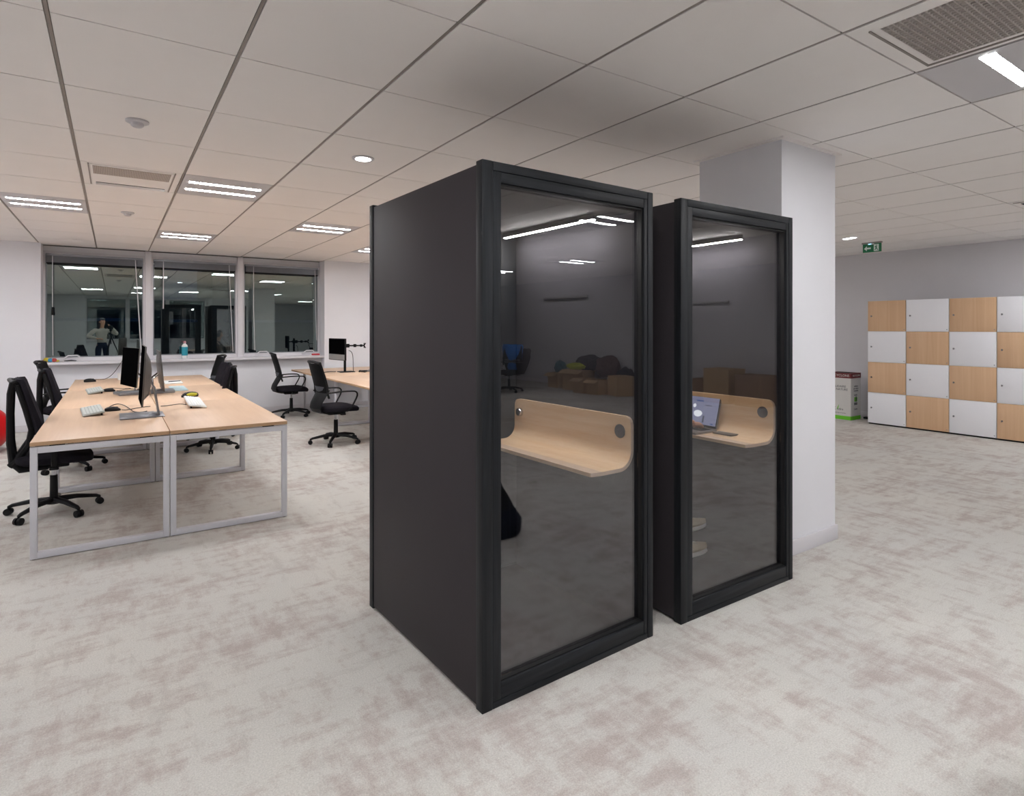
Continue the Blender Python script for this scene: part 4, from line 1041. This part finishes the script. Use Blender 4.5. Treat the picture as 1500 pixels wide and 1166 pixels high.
def heap(name, label, c, r, mat, seed):
    m = MB(); q = bmesh.ops.create_icosphere(m.bm, subdivisions=4, radius=1.)
    for v in q['verts']:
        k = 1+.28*noise.noise(v.co*1.7+Vector((seed, 0, 0)))+.10*noise.noise(v.co*5+Vector((0, seed, 0)))
        p = Vector((v.co.x*r[0]*k, v.co.y*r[1]*k, v.co.z*r[2]*k)); p.z = max(p.z, -r[2]*.75); v.co = p+Vector((0, 0, r[2]*.75))
    o = m.build(name, mat); o.location = c; tag(o, label, 'clothing'); return o
heap('folded_coat', 'dark coat heaped on the open cartons, mirrored in the booth glass', (10.0, -6.1, .47), (.24, .42, .19), 'cloth_dark', 1)
heap('folded_jumper', 'brown garment heaped at right of the dark coat, mirrored in the booth glass', (10.0, -5.5, .34), (.24, .32, .28), 'cloth_brown', 5)
heap('safety_vest', 'lime yellow cloth on the open carton, mirrored in the booth glass', (9.72, -6.25, .485), (.14, .27, .09), 'cloth_lime', 9)
heap('folded_shirt', 'teal cloth hanging left of the lime cloth, mirrored in the booth glass', (9.80, -6.9, .37), (.15, .16, .16), 'cloth_teal', 13)
heap('rubbish_bag', 'grey soft bag between cartons and wall, mirrored in the booth glass', (10.02, -4.98, .0), (.22, .24, .32), 'cloth_dark', 21)
heap('duffel_bag', 'black bag lying at the foot of the wall, mirrored right of the cartons', (9.98, -4.42, .0), (.24, .2, .22), 'bag_top', 25)
def jacket(label, x, y, z, rz, mat, s):
    m = MB(); rg = []
    for i, (zz, hw, th) in enumerate(((.0, .24, .05), (-.06, .27, .075), (-.2, .25, .085), (-.35, .22, .09), (-.48, .17, .09), (-.60, .10, .06))):
        rg.append([Vector((th*math.sin(a)*(1+.2*noise.noise(Vector((a*2, zz*9, s))))-.02, hw*math.cos(a)*(1+.25*noise.noise(Vector((a*3, zz*6, s)))), zz*1.0)) for a in [2*PI*k/24 for k in range(24)]])
    o = m.rings(rg).build('jacket', mat); o.location = (x, y, z); o.rotation_euler = (0, 0, rz); tag(o, label, 'jacket')
jacket('blue jacket hung over a chair back, mirrored at the left of the booth glass', 8.38, -7.02, 1.08, math.radians(150), 'jacket_blue', 1)
jacket('charcoal jacket hung beside the blue one, mirrored in the booth glass', 8.53, -6.95, .98, math.radians(140), 'cloth_dark', 4)

# dark bag on the carpet, mirrored low in the near booth glass
t = thing('backpack', 'dark navy backpack on the carpet, mirrored low at left in the near booth glass', 'backpack', (2.235, .44, 0), math.radians(15))
m = MB(); rg = []
for z, w, d, ox in ((0, .29, .10, 0), (.03, .31, .12, 0), (.12, .315, .125, 0), (.20, .27, .115, -.01)): rg.append([Vector((ox+w*math.copysign(abs(math.cos(a))**.7, math.cos(a)), d*math.copysign(abs(math.sin(a))**.7, math.sin(a)), z)) for a in [2*PI*k/28 for k in range(28)]])
m.rings(rg).build('bag_base', 'bag', t)
m = MB(); rg = []
for z, w, d, ox in ((.20, .268, .11, -.01), (.26, .23, .10, .0), (.34, .17, .09, .01), (.42, .12, .08, .02), (.46, .07, .05, .02)): rg.append([Vector((ox+w*math.copysign(abs(math.cos(a))**.8, math.cos(a)), d*math.copysign(abs(math.sin(a))**.8, math.sin(a)), z)) for a in [2*PI*k/28 for k in range(28)]])
m.rings(rg).build('bag_top', 'bag_top', t)
MB().tube(bez((-.10, .09, .36), (-.06, .12, .36), (.04, .13, .25), (.08, .12, .08)), .016, 8, .5).build('strap', 'black_plastic', t)
MB().tube([(-.02, 0, .45), (.02, 0, .50), (.06, 0, .45)], .01).build('carry_loop', 'black_plastic', t)

# notice on the opposite window, mirrored in the middle pane
t = thing('notice', 'paper notice taped to a window behind the photographer, mirrored in the middle pane', 'notice', (1.815, YS-.275, 1.86))
bx('sheet', (-.2, -.002, -.26), (.2, .002, .26), 'paper', t)
b = MB(); b.tube([(-.06, .004, .12), (.06, .004, .06), (-.04, .004, -.02), (.05, .004, -.1)], .016, 6, .3); b.box((-.09, .002, -.2), (.09, .004, -.16)); b.build('print', 'ink', t)

# ------------------------------------------------------------------ outdoors: dusk sky and dark buildings
o = bx('street', (-60, 12.5, -9.1), (60, 70, -9), 'asphalt'); struct(o)
for lab, x0, x1, y, z1 in (('dark office building beyond the windows at left, with dim blue bands', -34, 2.3, 38, 16), ('dark office building beyond the windows at right, with dim blue bands', 5.0, 44, 40, 15), ('low dark building beyond the middle window', 2.3, 5.0, 42, 3.2), ('added dark building blocking the sky behind the opposite windows, seen only mirrored in the glass', -40, 40, -34, 18)):  # rear building is added to keep sky glow out of the mirrored windows
    t = thing('building', lab, 'building', (x0, y, -9), 0, 'buildings across the street')
    bx('walls', (0, 0, 0), (x1-x0, 8, z1+9), 'facade', t)
    for k in range(4):
        z = 4.2+k*3.3
        if z < z1+8: bx('window_band', (.6, -.03, z), (x1-x0-.6, 0, z+.16), 'lit', t)
w = bpy.data.worlds.new('dusk'); scene.world = w; w.use_nodes = True
nt = w.node_tree; nt.nodes.clear(); ou = nt.nodes.new('ShaderNodeOutputWorld'); bg = nt.nodes.new('ShaderNodeBackground')
bg.inputs[0].default_value = (.10, .13, .26, 1); bg.inputs[1].default_value = .3; nt.links.new(bg.outputs[0], ou.inputs[0])

# ------------------------------------------------------------------ camera and view
cam = bpy.data.cameras.new('camera_view'); co = bpy.data.objects.new('camera_view', cam); COL.objects.link(co)
co.location = (0, 0, H); co.rotation_euler = (PI/2, 0, -YAW); cam.sensor_width = 36; cam.lens = 36*FOC/1500; cam.shift_y = (479.4-583)/1500; cam.clip_start = .02; cam.clip_end = 300
scene.camera = co
vs = scene.view_settings; vs.view_transform = 'Standard'; vs.look = 'None'; vs.gamma = 1; vs.use_curve_mapping = False; vs.exposure = 0.0
